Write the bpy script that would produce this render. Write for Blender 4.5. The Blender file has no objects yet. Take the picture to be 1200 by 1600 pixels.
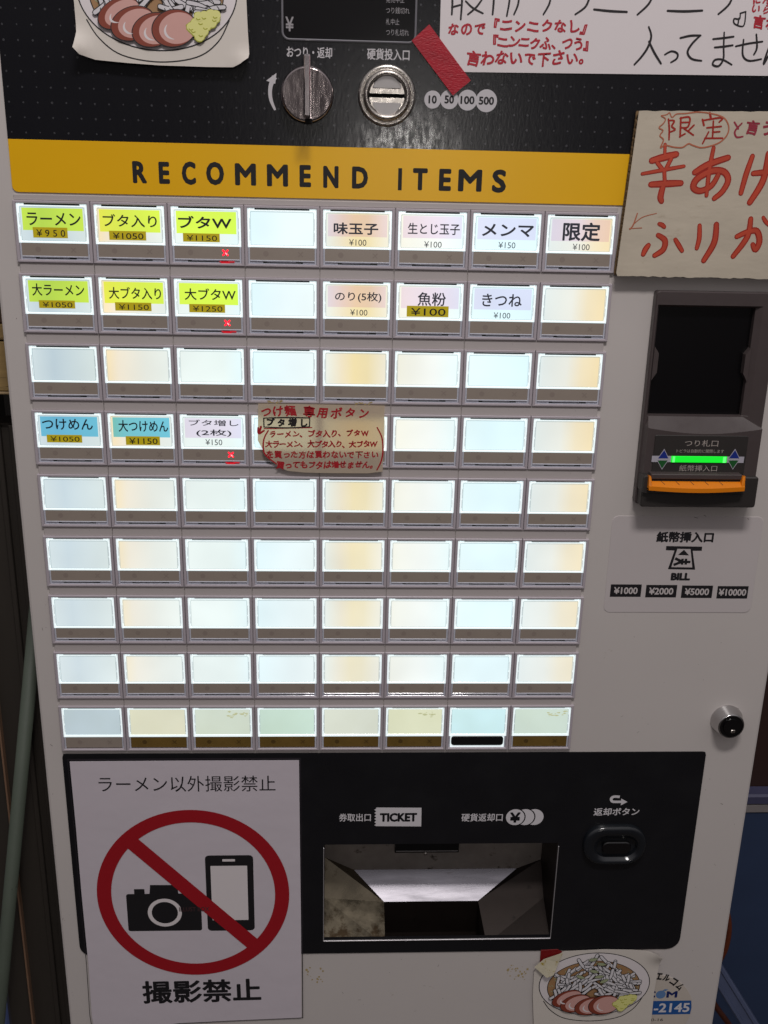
import bpy, bmesh, math, random
from mathutils import Vector, Matrix
random.seed(7)
C = bpy.context.scene.collection
SC = bpy.context.scene
PI = math.pi
# ------------------------------------------------------------------ panel frame: u right, v down, n out of the machine front, in mm
Z0 = 1.40
def W(u, v, n=0.0): return Vector((u / 1000, -n / 1000, Z0 - v / 1000))

# ------------------------------------------------------------------ camera (surveyed from the button grid)
F = 1531.42
R = ((0.99891677, -0.02151221, -0.04126154), (0.00769189, 0.95085977, -0.30952631), (0.04589254, 0.30887364, 0.94999524))
CAM = (222.7209, -9.3110, -707.6006)
cd = bpy.data.cameras.new('camera'); cam = bpy.data.objects.new('camera', cd); C.objects.link(cam); SC.camera = cam
cd.sensor_fit = 'VERTICAL'; cd.sensor_height = 32; cd.lens = F / 1600 * 32; cd.clip_start = .01; cd.clip_end = 100
_r = Vector((R[0][0], R[0][2], -R[0][1])); _d = Vector((R[1][0], R[1][2], -R[1][1])); _f = Vector((R[2][0], R[2][2], -R[2][1]))
_m = Matrix((_r, -_d, -_f)).transposed().to_4x4(); _m.translation = W(CAM[0], CAM[1], -CAM[2]); cam.matrix_world = _m
def mm(x, y, n=0.0):
    """A point measured on the photograph, as millimetres on the plane n mm in front of the machine front."""
    a, b = (x - 600) / F, (y - 800) / F
    d = [R[0][k] * a + R[1][k] * b + R[2][k] for k in range(3)]
    s = (-n - CAM[2]) / d[2]
    return (CAM[0] + s * d[0], CAM[1] + s * d[1])

# ------------------------------------------------------------------ light: dim surroundings and one shop lamp above the customer
w = bpy.data.worlds.new('World'); SC.world = w; w.use_nodes = True
wn = w.node_tree; bg = wn.nodes['Background']
bg.inputs['Strength'].default_value = 1.0
tc = wn.nodes.new('ShaderNodeTexCoord'); sx = wn.nodes.new('ShaderNodeSeparateXYZ'); wr = wn.nodes.new('ShaderNodeValToRGB')
mr = wn.nodes.new('ShaderNodeMapRange'); mr.inputs[1].default_value = -1; mr.inputs[2].default_value = 1
wn.links.new(tc.outputs['Generated'], sx.inputs[0]); wn.links.new(sx.outputs[2], mr.inputs[0]); wn.links.new(mr.outputs[0], wr.inputs[0]); wn.links.new(wr.outputs[0], bg.inputs[0])
wr.color_ramp.elements[0].color = (.05, .042, .042, 1); wr.color_ramp.elements[1].color = (.52, .50, .51, 1); wr.color_ramp.elements[1].position = .95
e = wr.color_ramp.elements.new(.5); e.color = (.05, .043, .044, 1)
e = wr.color_ramp.elements.new(.62); e.color = (.16, .15, .155, 1)
def area(name, loc, target, sx_, sy_, power, col):
    l = bpy.data.lights.new(name, 'AREA'); l.shape = 'RECTANGLE'; l.size = sx_; l.size_y = sy_; l.energy = power; l.color = col
    o = bpy.data.objects.new(name, l); C.objects.link(o); o.location = loc
    o.rotation_euler = (target - loc).to_track_quat('-Z', 'Y').to_euler(); return o
area('ceiling_lamp', W(350, -1150, 900), W(300, 250, 0), .42, .16, 12.5, (1, .955, .93))
area('street_sign_light', W(432, -130, 2500), W(270, -36, 0), .12, .3, 2.6, (1, .95, .9))
SC.view_settings.view_transform = 'Standard'; SC.view_settings.look = 'None'; SC.view_settings.exposure = 0; SC.view_settings.gamma = 1

# ------------------------------------------------------------------ materials
def lin(c): c /= 255; return c / 12.92 if c <= .04045 else ((c + .055) / 1.055) ** 2.4
def rgb(r, g, b): return (lin(r), lin(g), lin(b), 1)
MATS = {}
def mat(name, col, rough=.5, metal=0, var=.0, vscale=60, bump=0, bscale=300, stretch=(1, 1, 1), coat=0, emit=0, rvar=0, spec=.5, dirt=None, bdist=.0005):
    if name in MATS: return MATS[name]
    m = bpy.data.materials.new(name); m.use_nodes = True; nt = m.node_tree; b = nt.nodes['Principled BSDF']
    b.inputs['Base Color'].default_value = rgb(*col); b.inputs['Roughness'].default_value = rough; b.inputs['Metallic'].default_value = metal
    b.inputs['Coat Weight'].default_value = coat; b.inputs['Specular IOR Level'].default_value = spec
    if emit: b.inputs['Emission Color'].default_value = rgb(*col); b.inputs['Emission Strength'].default_value = emit
    t = nt.nodes.new('ShaderNodeTexCoord'); mp = nt.nodes.new('ShaderNodeMapping'); mp.inputs['Scale'].default_value = stretch
    nt.links.new(t.outputs['Object'], mp.inputs[0])
    def noise(s, d=5, r=.6):
        n = nt.nodes.new('ShaderNodeTexNoise'); n.inputs['Scale'].default_value = s; n.inputs['Detail'].default_value = d; n.inputs['Roughness'].default_value = r
        nt.links.new(mp.outputs[0], n.inputs['Vector']); return n
    if var:
        n = noise(vscale); mx = nt.nodes.new('ShaderNodeMix'); mx.data_type = 'RGBA'
        c = rgb(*col); mx.inputs[6].default_value = tuple(x * (1 - var) for x in c[:3]) + (1,); mx.inputs[7].default_value = tuple(min(1, x * (1 + var)) for x in c[:3]) + (1,)
        nt.links.new(n.outputs[0], mx.inputs[0]); out = mx.outputs[2]
        if dirt:      # specks and smears of dirt
            n2 = noise(dirt[0], 8, .7); rp = nt.nodes.new('ShaderNodeValToRGB'); rp.color_ramp.elements[0].position = dirt[1]; rp.color_ramp.elements[1].position = dirt[1] + .08
            nt.links.new(n2.outputs[0], rp.inputs[0]); m2 = nt.nodes.new('ShaderNodeMix'); m2.data_type = 'RGBA'
            nt.links.new(rp.outputs[0], m2.inputs[0]); nt.links.new(out, m2.inputs[6]); m2.inputs[7].default_value = rgb(*dirt[2]); out = m2.outputs[2]
        nt.links.new(out, b.inputs['Base Color'])
    if rvar:
        n = noise(vscale * 1.7, 6); mr_ = nt.nodes.new('ShaderNodeMapRange'); mr_.inputs[1].default_value = .3; mr_.inputs[2].default_value = .7
        mr_.inputs[3].default_value = max(0.02, rough - rvar); mr_.inputs[4].default_value = min(1, rough + rvar)
        nt.links.new(n.outputs[0], mr_.inputs[0]); nt.links.new(mr_.outputs[0], b.inputs['Roughness'])
    if bump:
        n = noise(bscale, 4); bp = nt.nodes.new('ShaderNodeBump'); bp.inputs['Strength'].default_value = bump; bp.inputs['Distance'].default_value = bdist
        nt.links.new(n.outputs[0], bp.inputs['Height']); nt.links.new(bp.outputs[0], b.inputs['Normal'])
    MATS[name] = m; return m

BODY = mat('white_painted_steel', (200, 193, 190), .4, var=.06, vscale=6, rvar=.1, bump=.04, bscale=900, dirt=(48, .67, (172, 162, 154)))
FRAME = mat('white_button_plastic', (180, 171, 178), .38, var=.05, vscale=30)
SPACER = mat('white_spacer_plastic', (184, 176, 175), .45, var=.06, vscale=40, dirt=(160, .68, (95, 82, 78)))
PANEL = mat('black_film_panel', (20, 20, 24), .33, var=.15, vscale=20, rvar=.1)
YELLOW = mat('yellow_print', (240, 182, 4), .34, var=.04, vscale=20)
INK = mat('black_ink', (22, 20, 24), .55)
GREYINK = mat('light_grey_print', (196, 192, 196), .5)
WHITE = mat('white_print', (214, 210, 214), .5)
GLOSSBLACK = mat('glossy_black_plastic', (8, 7, 9), .12, coat=.5)
CHROME = mat('worn_chrome', (166, 156, 156), .13, 1, var=.35, vscale=60, bump=.05, bscale=500, stretch=(2.5, 1, .5), rvar=.08)
LOCKCHROME = mat('lock_chrome', (196, 194, 194), .12, 1, var=.05, vscale=90)
NICKEL = mat('satin_nickel', (190, 184, 178), .28, 1, var=.12, vscale=200, rvar=.06)
NICKELLIGHT = mat('brushed_steel_plate', (176, 172, 172), .4, .6, var=.05, vscale=200)
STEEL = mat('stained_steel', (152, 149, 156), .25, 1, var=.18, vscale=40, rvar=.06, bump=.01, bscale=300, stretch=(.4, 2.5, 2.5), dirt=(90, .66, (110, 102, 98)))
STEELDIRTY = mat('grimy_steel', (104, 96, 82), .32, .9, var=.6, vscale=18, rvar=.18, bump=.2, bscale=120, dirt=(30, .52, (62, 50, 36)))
STEELSHADE = mat('shaded_grimy_steel', (40, 33, 30), .45, .7, var=.35, vscale=30, dirt=(45, .6, (18, 12, 10)))  # darker copy of the tray steel: shade put into the colour, plus grime
BLACK = mat('black_hole', (4, 4, 4), .9)
CLEARRIM = mat('lit_clear_plastic', (236, 250, 252), .15, var=.1, vscale=150, emit=.62)
CLEAREDGE = mat('clear_plastic_edge', (198, 200, 212), .15, var=.25, vscale=300, coat=.4)
SMOKED = mat('smoked_indicator_plastic', (152, 140, 130), .28, var=.08, vscale=60)
SMOKEDARK = mat('smoked_print', (141, 128, 120), .35)
SLOTGREEN = mat('dark_green_slot', (22, 34, 32), .3)
AMBER = mat('nicotine_brown_plastic', (112, 88, 42), .25, var=.35, vscale=60)
REDLED = mat('lit_red_led', (255, 20, 44), .4, emit=2.2)
REDGLOW = mat('red_lit_clear_plastic', (225, 24, 44), .3, emit=.35)
LEDCORE = mat('lit_white_led_core', (255, 200, 205), .4, emit=1.2)
GREENLED = mat('lit_green_lamp', (20, 215, 45), .35, emit=.85)
GREENLEDHOT = mat('lit_green_lamp_end', (90, 250, 110), .35, emit=1.1)
OLIVE = mat('olive_price_sticker', (176, 160, 22), .5, var=.06, vscale=80)
OLIVELIT = mat('backlit_price_sticker', (178, 160, 16), .5, var=.05, vscale=80, emit=.34)
PAPER = mat('white_paper', (222, 214, 216), .65, var=.03, vscale=12, bump=.05, bscale=60)
CREAM = mat('creased_cream_paper', (212, 204, 196), .6, var=.06, vscale=14, bump=.15, bscale=40)
CARD = mat('white_faced_cardboard', (192, 181, 164), .85, var=.2, vscale=30, bump=.3, bscale=26, bdist=.002, stretch=(.5, 1, 1.4), dirt=(24, .60, (172, 158, 138)))
CARDEDGE = mat('cardboard_edge', (120, 96, 66), .9, var=.4, vscale=200)
REDTAPE = mat('red_cloth_tape', (164, 16, 38), .38, var=.3, vscale=55, bump=.5, bscale=420, bdist=.0008, stretch=(1, 1, 2.5))
REDMARK = mat('red_marker_ink', (176, 30, 48), .5, var=.1, vscale=80)
ORMARK = mat('orange_red_marker_ink', (158, 32, 18), .5, var=.3, vscale=60)
ORLIGHT = mat('watery_orange_red_ink', (188, 68, 44), .55, var=.4, vscale=40)
ORPALE = mat('faded_orange_marker_ink', (176, 100, 72), .6, var=.2, vscale=90)
BLKMARK = mat('black_marker_ink', (28, 22, 26), .5, var=.2, vscale=90)
READER = mat('dark_brown_plastic', (72, 63, 63), .4, var=.06, vscale=60, rvar=.08)
READERDARK = mat('dark_grey_plastic', (44, 40, 39), .5, var=.08, vscale=60)
ORANGE = mat('orange_plastic', (226, 128, 10), .35, var=.06, vscale=60)
DKGREYGLOSS = mat('blue_black_gloss_plastic', (22, 25, 30), .18, coat=.4)
STICKER = mat('translucent_sticker', (198, 190, 190), .3, var=.03, vscale=30)
RED = mat('red_sign_print', (158, 14, 28), .5, var=.06, vscale=14)
BLUEPRINT = mat('blue_sticker_print', (34, 84, 150), .45)
PINK = mat('pork_pink_print', (206, 158, 150), .6, var=.05, vscale=60)
PORKRED = mat('pork_rim_print', (132, 58, 40), .6, var=.1, vscale=60)
GARLIC = mat('garlic_yellow_print', (222, 220, 138), .6)
GARLICLINE = mat('garlic_line_print', (168, 168, 50), .6)
SOUP = mat('soup_brown_print', (160, 122, 84), .6, var=.1, vscale=60)
LEEK = mat('leek_green_print', (156, 164, 128), .6)
GREYLINE = mat('pale_grey_print', (160, 156, 158), .6)
FAINT = mat('faint_grey_print', (58, 54, 58), .6)
RESIDUE = mat('tape_residue', (170, 150, 105), .7, var=.4, vscale=300)

def header_mat(name='dotted_black_film'):
    """black film with its printed grid of tiny grey dots"""
    m = bpy.data.materials.new(name); m.use_nodes = True; nt = m.node_tree; b = nt.nodes['Principled BSDF']; N = nt.nodes; L = nt.links
    g = N.new('ShaderNodeNewGeometry'); s = N.new('ShaderNodeSeparateXYZ'); L.new(g.outputs['Position'], s.inputs[0])
    u0, v0 = mm(10.5, 111)
    def cell(sock, off, sign):
        a = N.new('ShaderNodeMath'); a.operation = 'MULTIPLY_ADD'; L.new(sock, a.inputs[0]); a.inputs[1].default_value = sign * 1000 / 9.3; a.inputs[2].default_value = off
        f = N.new('ShaderNodeMath'); f.operation = 'FRACT'; L.new(a.outputs[0], f.inputs[0])
        q = N.new('ShaderNodeMath'); q.operation = 'SUBTRACT'; L.new(f.outputs[0], q.inputs[0]); q.inputs[1].default_value = .5
        p = N.new('ShaderNodeMath'); p.operation = 'POWER'; L.new(q.outputs[0], p.inputs[0]); p.inputs[1].default_value = 2; return p.outputs[0]
    x = cell(s.outputs[0], .5 - u0 / 9.3 + 40, 1); z = cell(s.outputs[2], .5 - v0 / 9.3 - Z0 * 1000 / 9.3 * -1 + 400 - 2 * Z0 * 1000 / 9.3 * 0, -1)
    ad = N.new('ShaderNodeMath'); ad.operation = 'ADD'; L.new(x, ad.inputs[0]); L.new(z, ad.inputs[1])
    nz = N.new('ShaderNodeTexNoise'); nz.inputs['Scale'].default_value = 320; L.new(g.outputs['Position'], nz.inputs['Vector'])
    th = N.new('ShaderNodeMapRange'); th.inputs[1].default_value = .3; th.inputs[2].default_value = .7; th.inputs[3].default_value = .0012; th.inputs[4].default_value = .0075; L.new(nz.outputs[0], th.inputs[0])
    lt = N.new('ShaderNodeMath'); lt.operation = 'LESS_THAN'; L.new(ad.outputs[0], lt.inputs[0]); L.new(th.outputs[0], lt.inputs[1])
    n2 = N.new('ShaderNodeTexNoise'); n2.inputs['Scale'].default_value = 14; n2.inputs['Detail'].default_value = 6; L.new(g.outputs['Position'], n2.inputs['Vector'])
    base = N.new('ShaderNodeMix'); base.data_type = 'RGBA'; base.inputs[6].default_value = rgb(15, 15, 19); base.inputs[7].default_value = rgb(25, 25, 30); L.new(n2.outputs[0], base.inputs[0])
    mx = N.new('ShaderNodeMix'); mx.data_type = 'RGBA'; mx.inputs[7].default_value = rgb(66, 66, 70); L.new(lt.outputs[0], mx.inputs[0]); L.new(base.outputs[2], mx.inputs[6]); L.new(mx.outputs[2], b.inputs['Base Color'])
    # fine wiping scratches make the lamp's glare streaky
    mp = N.new('ShaderNodeMapping'); mp.inputs['Scale'].default_value = (1, 1, .35); L.new(g.outputs['Position'], mp.inputs[0])
    n3 = N.new('ShaderNodeTexNoise'); n3.inputs['Scale'].default_value = 700; n3.inputs['Detail'].default_value = 6; L.new(mp.outputs[0], n3.inputs['Vector'])
    bp = N.new('ShaderNodeBump'); bp.inputs['Strength'].default_value = .16; bp.inputs['Distance'].default_value = .0003; L.new(n3.outputs[0], bp.inputs['Height']); L.new(bp.outputs[0], b.inputs['Normal'])
    # hands have scratched the film below the coin inlet: rougher, streaky there
    vm = N.new('ShaderNodeVectorMath'); vm.operation = 'SUBTRACT'; L.new(g.outputs['Position'], vm.inputs[0]); q = W(266, -34, .8); vm.inputs[1].default_value = q
    vs_ = N.new('ShaderNodeVectorMath'); vs_.operation = 'MULTIPLY'; L.new(vm.outputs[0], vs_.inputs[0]); vs_.inputs[1].default_value = (1 / .035, 0, 1 / .028)
    ln = N.new('ShaderNodeVectorMath'); ln.operation = 'LENGTH'; L.new(vs_.outputs[0], ln.inputs[0])
    n4 = N.new('ShaderNodeTexNoise'); n4.inputs['Scale'].default_value = 260; n4.inputs['Detail'].default_value = 8; n4.inputs['Roughness'].default_value = .75; L.new(mp.outputs[0], n4.inputs['Vector'])
    fade = N.new('ShaderNodeMapRange'); fade.inputs[1].default_value = .35; fade.inputs[2].default_value = 1.25; fade.inputs[3].default_value = 1; fade.inputs[4].default_value = 0; L.new(ln.outputs['Value'], fade.inputs[0])
    gate = N.new('ShaderNodeMapRange'); gate.inputs[1].default_value = .44; gate.inputs[2].default_value = .60; L.new(n4.outputs[0], gate.inputs[0])
    mulp = N.new('ShaderNodeMath'); mulp.operation = 'MULTIPLY'; L.new(fade.outputs[0], mulp.inputs[0]); L.new(gate.outputs[0], mulp.inputs[1])
    sp_ = N.new('ShaderNodeMapRange'); sp_.inputs[3].default_value = .35; sp_.inputs[4].default_value = 2.2; L.new(mulp.outputs[0], sp_.inputs[0]); L.new(sp_.outputs[0], b.inputs['Specular IOR Level'])
    b.inputs['Roughness'].default_value = .24
    return m
HEADER = header_mat()

def glow_mat(name, tint=(255, 255, 255), strength=1.0, stain=0, flatc=None):
    """backlit label card: the lamp strips behind the keys run down the machine, so each column has its own cast"""
    m = bpy.data.materials.new(name); m.use_nodes = True; nt = m.node_tree; N = nt.nodes; L = nt.links; b = N['Principled BSDF']
    g = N.new('ShaderNodeNewGeometry'); s = N.new('ShaderNodeSeparateXYZ'); L.new(g.outputs['Position'], s.inputs[0])
    mr_ = N.new('ShaderNodeMapRange'); mr_.inputs[1].default_value = 0; mr_.inputs[2].default_value = .416; L.new(s.outputs[0], mr_.inputs[0])
    nz = N.new('ShaderNodeTexNoise'); nz.inputs['Scale'].default_value = 11; nz.inputs['Detail'].default_value = 1; L.new(g.outputs['Position'], nz.inputs['Vector'])
    wob = N.new('ShaderNodeMath'); wob.operation = 'MULTIPLY_ADD'; L.new(nz.outputs[0], wob.inputs[0]); wob.inputs[1].default_value = .016; L.new(mr_.outputs[0], wob.inputs[2])
    rp = N.new('ShaderNodeValToRGB'); L.new(wob.outputs[0], rp.inputs[0]); cr = rp.color_ramp
    stops = flatc and [(0, flatc), (400, flatc)] or [(4, (196, 212, 216)), (18, (178, 198, 208)), (48, (202, 216, 214)), (56, (238, 218, 172)), (64, (232, 222, 200)), (84, (222, 226, 216)), (112, (226, 238, 234)),
             (140, (222, 236, 232)), (160, (216, 242, 248)), (185, (226, 243, 246)), (206, (226, 240, 240)), (214, (222, 226, 214)), (224, (226, 214, 182)), (233, (230, 212, 156)), (242, (228, 212, 160)),
             (254, (232, 226, 202)), (268, (236, 236, 222)), (290, (238, 243, 238)), (312, (222, 245, 247)), (335, (218, 246, 252)), (360, (216, 244, 250)), (370, (216, 225, 222)),
             (388, (224, 226, 216)), (400, (230, 216, 180)), (412, (234, 214, 166))]
    while len(cr.elements) > 1: cr.elements.remove(cr.elements[0])
    for i, (u, c) in enumerate(stops):
        el = cr.elements[0] if i == 0 else cr.elements.new((u + 3.3) / 416)
        el.position = min(1, (u + 3.3) / 416); el.color = rgb(*c)
    out = rp.outputs[0]
    mx = N.new('ShaderNodeMix'); mx.data_type = 'RGBA'; mx.blend_type = 'MULTIPLY'; mx.inputs[0].default_value = 1; L.new(out, mx.inputs[6]); mx.inputs[7].default_value = rgb(*tint); out = mx.outputs[2]
    if not flatc:
        mz = N.new('ShaderNodeMapRange'); mz.inputs[1].default_value = Z0 - .12; mz.inputs[2].default_value = Z0 - .38; mz.inputs[3].default_value = 0; mz.inputs[4].default_value = .42; L.new(s.outputs[2], mz.inputs[0])
        mw = N.new('ShaderNodeMix'); mw.data_type = 'RGBA'; L.new(mz.outputs[0], mw.inputs[0]); L.new(out, mw.inputs[6]); mw.inputs[7].default_value = tuple(a * b for a, b in zip(rgb(228, 238, 240), rgb(*tint))); out = mw.outputs[2]
    nb_ = N.new('ShaderNodeTexNoise'); nb_.inputs['Scale'].default_value = 17; nb_.inputs['Detail'].default_value = 2; L.new(g.outputs['Position'], nb_.inputs['Vector'])
    ms2 = N.new('ShaderNodeMapRange'); ms2.inputs[1].default_value = .3; ms2.inputs[2].default_value = .7; ms2.inputs[3].default_value = .86 * strength; ms2.inputs[4].default_value = 1.0 * strength; L.new(nb_.outputs[0], ms2.inputs[0]); L.new(ms2.outputs[0], b.inputs['Emission Strength'])
    if stain:
        n2 = N.new('ShaderNodeTexNoise'); n2.inputs['Scale'].default_value = 26; n2.inputs['Detail'].default_value = 5; L.new(g.outputs['Position'], n2.inputs['Vector'])
        r2 = N.new('ShaderNodeValToRGB'); r2.color_ramp.elements[0].position = .35; r2.color_ramp.elements[1].position = .75; r2.color_ramp.elements[0].color = (1, 1, 1, 1); r2.color_ramp.elements[1].color = (.75, .72, .5, 1); L.new(n2.outputs[0], r2.inputs[0])
        m3 = N.new('ShaderNodeMix'); m3.data_type = 'RGBA'; m3.blend_type = 'MULTIPLY'; m3.inputs[0].default_value = stain; L.new(out, m3.inputs[6]); L.new(r2.outputs[0], m3.inputs[7]); out = m3.outputs[2]
    L.new(out, b.inputs['Emission Color'])
    b.inputs['Base Color'].default_value = (.18, .18, .18, 1); b.inputs['Roughness'].default_value = .35
    return m
GLOW = glow_mat('backlit_blank_card', (255, 255, 255), 1.08)
GLOWGREEN = glow_mat('backlit_yellow_green_card', (232, 255, 14), 1.12)
GLOWPINK = glow_mat('backlit_pale_lilac_card', (246, 228, 248), 1.04)
GLOWCYAN = glow_mat('backlit_sky_blue_card', (104, 214, 246), 1.0)
GLOWSTAIN = {k: glow_mat('backlit_aged_card_' + nm, (255, 255, 255), 1.0, .22, c) for k, nm, c in
             ((0, 'grey', (180, 198, 206)), (1, 'yellow', (220, 220, 194)), (2, 'pale_green', (206, 218, 202)), (3, 'green', (196, 222, 208)), (4, 'beige', (214, 220, 206)),
              (5, 'olive', (218, 222, 190)), (6, 'aqua', (204, 240, 246)), (7, 'dull_green', (200, 218, 206)))}
CARDLINE = mat('clear_plastic_crease', (150, 172, 176), .3, emit=.5)
LIT_INK = mat('black_label_ink', (30, 32, 42), .5)
LIT_INK_SOFT = mat('grey_label_ink', (58, 62, 74), .5)

# ------------------------------------------------------------------ mesh helpers
POS = {}
def link(name, bm, m, parent=None, recalc=True, smooth=False):
    if recalc: bmesh.ops.recalc_face_normals(bm, faces=bm.faces)
    me = bpy.data.meshes.new(name); bm.to_mesh(me); bm.free()
    for x in (m if isinstance(m, (list, tuple)) else [m]): me.materials.append(x)
    o = bpy.data.objects.new(name, me); C.objects.link(o)
    base = POS.get(parent.name, Vector((0, 0, 0))) if parent else Vector((0, 0, 0))
    if parent: me.transform(Matrix.Translation(-base)); o.parent = parent
    POS[o.name] = base
    if smooth:
        for p in me.polygons: p.use_smooth = True
    return o
def tag(o, label=None, cat=None, group=None, kind=None):
    for k, x in (('label', label), ('category', cat), ('group', group), ('kind', kind)):
        if x: o[k] = x
    return o
def thing(name, loc, label, cat, group=None):
    o = bpy.data.objects.new(name, None); C.objects.link(o); o.location = loc; o.empty_display_size = .02; POS[o.name] = Vector(loc)
    return tag(o, label, cat, group)
def BM(): return bmesh.new()
def loft(bm, loops, cap0=False, cap1=False, mi=0, close=True):
    """loops: lists of (u, v, n)"""
    rs = [[bm.verts.new(W(*p)) for p in l] for l in loops]
    k = len(rs[0])
    for a, b in zip(rs, rs[1:]):
        for i in range(k if close else k - 1):
            f = bm.faces.new((a[i], a[(i + 1) % k], b[(i + 1) % k], b[i])); f.material_index = mi
    if cap0: bm.faces.new(rs[0]).material_index = mi
    if cap1: bm.faces.new(rs[-1]).material_index = mi
    return rs
def rect(u0, v0, u1, v1): return [(u0, v0), (u1, v0), (u1, v1), (u0, v1)]
def rrect(u0, v0, u1, v1, r, seg=5):
    p = []
    for cx, cy, a0 in ((u1 - r, v0 + r, -90), (u1 - r, v1 - r, 0), (u0 + r, v1 - r, 90), (u0 + r, v0 + r, 180)):
        for i in range(seg + 1):
            a = math.radians(a0 + 90 * i / seg); p.append((cx + r * math.cos(a), cy + r * math.sin(a)))
    return p
def ell(cu, cv, ru, rv=None, seg=48, a0=0, a1=360):
    rv = ru if rv is None else rv
    k = seg if a1 - a0 == 360 else seg + 1
    return [(cu + ru * math.cos(math.radians(a0 + (a1 - a0) * i / seg)), cv + rv * math.sin(math.radians(a0 + (a1 - a0) * i / seg))) for i in range(k)]
def at(p, n): return [(a, b, n) for a, b in p]
def inset(p, d):
    """inset a convex outline by d (towards its centroid side)"""
    k = len(p); out = []
    cu = sum(a for a, b in p) / k; cv = sum(b for a, b in p) / k
    for i in range(k):
        a, b, c = Vector(p[i - 1]), Vector(p[i]), Vector(p[(i + 1) % k])
        e1 = (b - a); e2 = (c - b)
        if e1.length < 1e-6: e1 = e2
        if e2.length < 1e-6: e2 = e1
        e1.normalize(); e2.normalize()
        n1 = Vector((-e1.y, e1.x)); n2 = Vector((-e2.y, e2.x)); n = n1 + n2
        n = n / max(.3, n.dot(n1)) if n.length > 1e-6 else n1
        if n.dot(Vector((cu, cv)) - b) < 0: n = -n
        q = b + n * d; out.append((q.x, q.y))
    return out
def slab(bm, p, n0, n1, bev=0, mi=0):
    """outline p raised from n0 to n1 with a small chamfer"""
    loops = [at(p, n0), at(p, n1 - bev)] + ([at(inset(p, bev), n1)] if bev else [])
    if not bev: loops = [at(p, n0), at(p, n1)]
    loft(bm, loops, cap1=True, mi=mi)
def flat(bm, p, n, mi=0):
    f = bm.faces.new([bm.verts.new(W(a, b, n(a, b) if callable(n) else n)) for a, b in p]); f.material_index = mi; return f
def ringf(bm, po, pi_, n, mi=0):
    a = [bm.verts.new(W(x, y, n(x, y) if callable(n) else n)) for x, y in po]; b = [bm.verts.new(W(x, y, n(x, y) if callable(n) else n)) for x, y in pi_]
    for i in range(len(a)):
        j = (i + 1) % len(a); bm.faces.new((a[i], a[j], b[j], b[i])).material_index = mi
def lathe(bm, cu, cv, prof, seg=40, mi=0, cap=True):
    loft(bm, [at(ell(cu, cv, r, r, seg), n) for r, n in prof], cap1=cap, mi=mi)
def pts(l, n=0, ox=0, oy=0, s=1): return [mm(ox + x / s, oy + y / s, n) for x, y in l]
_lay = [0]
def smoothline(P, k=6):
    if len(P) < 3: return P
    Q = []
    for i in range(len(P) - 1):
        p0 = P[max(0, i - 1)]; p1 = P[i]; p2 = P[i + 1]; p3 = P[min(len(P) - 1, i + 2)]
        for j in range(k):
            t = j / k
            Q.append(tuple(.5 * (2 * p1[c] + (p2[c] - p0[c]) * t + (2 * p0[c] - 5 * p1[c] + 4 * p2[c] - p3[c]) * t * t + (3 * p1[c] - p0[c] - 3 * p2[c] + p3[c]) * t ** 3) for c in range(len(p1))))
    Q.append(P[-1]); return Q
def ribbon(bm, P, wd, n, mi=0, smooth=True, cap=True):
    """a pen stroke: P = [(u, v)] or [(u, v, w)], laid on height n (number or function)"""
    P = [tuple(p) if len(p) == 3 else (p[0], p[1], wd) for p in P]
    if smooth: P = smoothline(P)
    _lay[0] = (_lay[0] + 1) % 9; dz = .006 * _lay[0]
    nf = n if callable(n) else (lambda a, b: n)
    L_, R_ = [], []
    for i, (a, b, ww) in enumerate(P):
        q0 = P[max(0, i - 1)]; q1 = P[min(len(P) - 1, i + 1)]
        t = Vector((q1[0] - q0[0], q1[1] - q0[1]))
        if t.length < 1e-7: t = Vector((1, 0))
        t.normalize(); nn = Vector((-t.y, t.x)) * ww / 2
        zz = nf(a, b) + dz + .0012 * i; L_.append(bm.verts.new(W(a + nn.x, b + nn.y, zz))); R_.append(bm.verts.new(W(a - nn.x, b - nn.y, zz)))
    for i in range(len(P) - 1): bm.faces.new((L_[i], L_[i + 1], R_[i + 1], R_[i])).material_index = mi
    if cap:
        for i, sgn in ((0, -1), (len(P) - 1, 1)):
            a, b, ww = P[i]; q = P[1] if i == 0 else P[-2]
            an = math.atan2(b - q[1], a - q[0])
            f = [bm.verts.new(W(a + ww / 2 * math.cos(an + th), b + ww / 2 * math.sin(an + th), nf(a, b) + dz + .0012 * i)) for th in (-PI / 2, -PI / 4, 0, PI / 4, PI / 2)]
            bm.faces.new(f).material_index = mi
_tc = {}
def text_data(body, bold=0):
    k = (body, bold)
    if k not in _tc:
        c = bpy.data.curves.new('t', 'FONT'); c.body = body; c.offset = bold; c.resolution_u = 3
        o = bpy.data.objects.new('t', c); C.objects.link(o); bpy.context.view_layer.update()
        me = bpy.data.meshes.new_from_object(o.evaluated_get(bpy.context.evaluated_depsgraph_get()))
        vs = [(v.co.x, v.co.y) for v in me.vertices]; fs = [tuple(p.vertices) for p in me.polygons]
        bpy.data.objects.remove(o); bpy.data.curves.remove(c); bpy.data.meshes.remove(me)
        _tc[k] = (vs, fs)
    return _tc[k]
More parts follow.
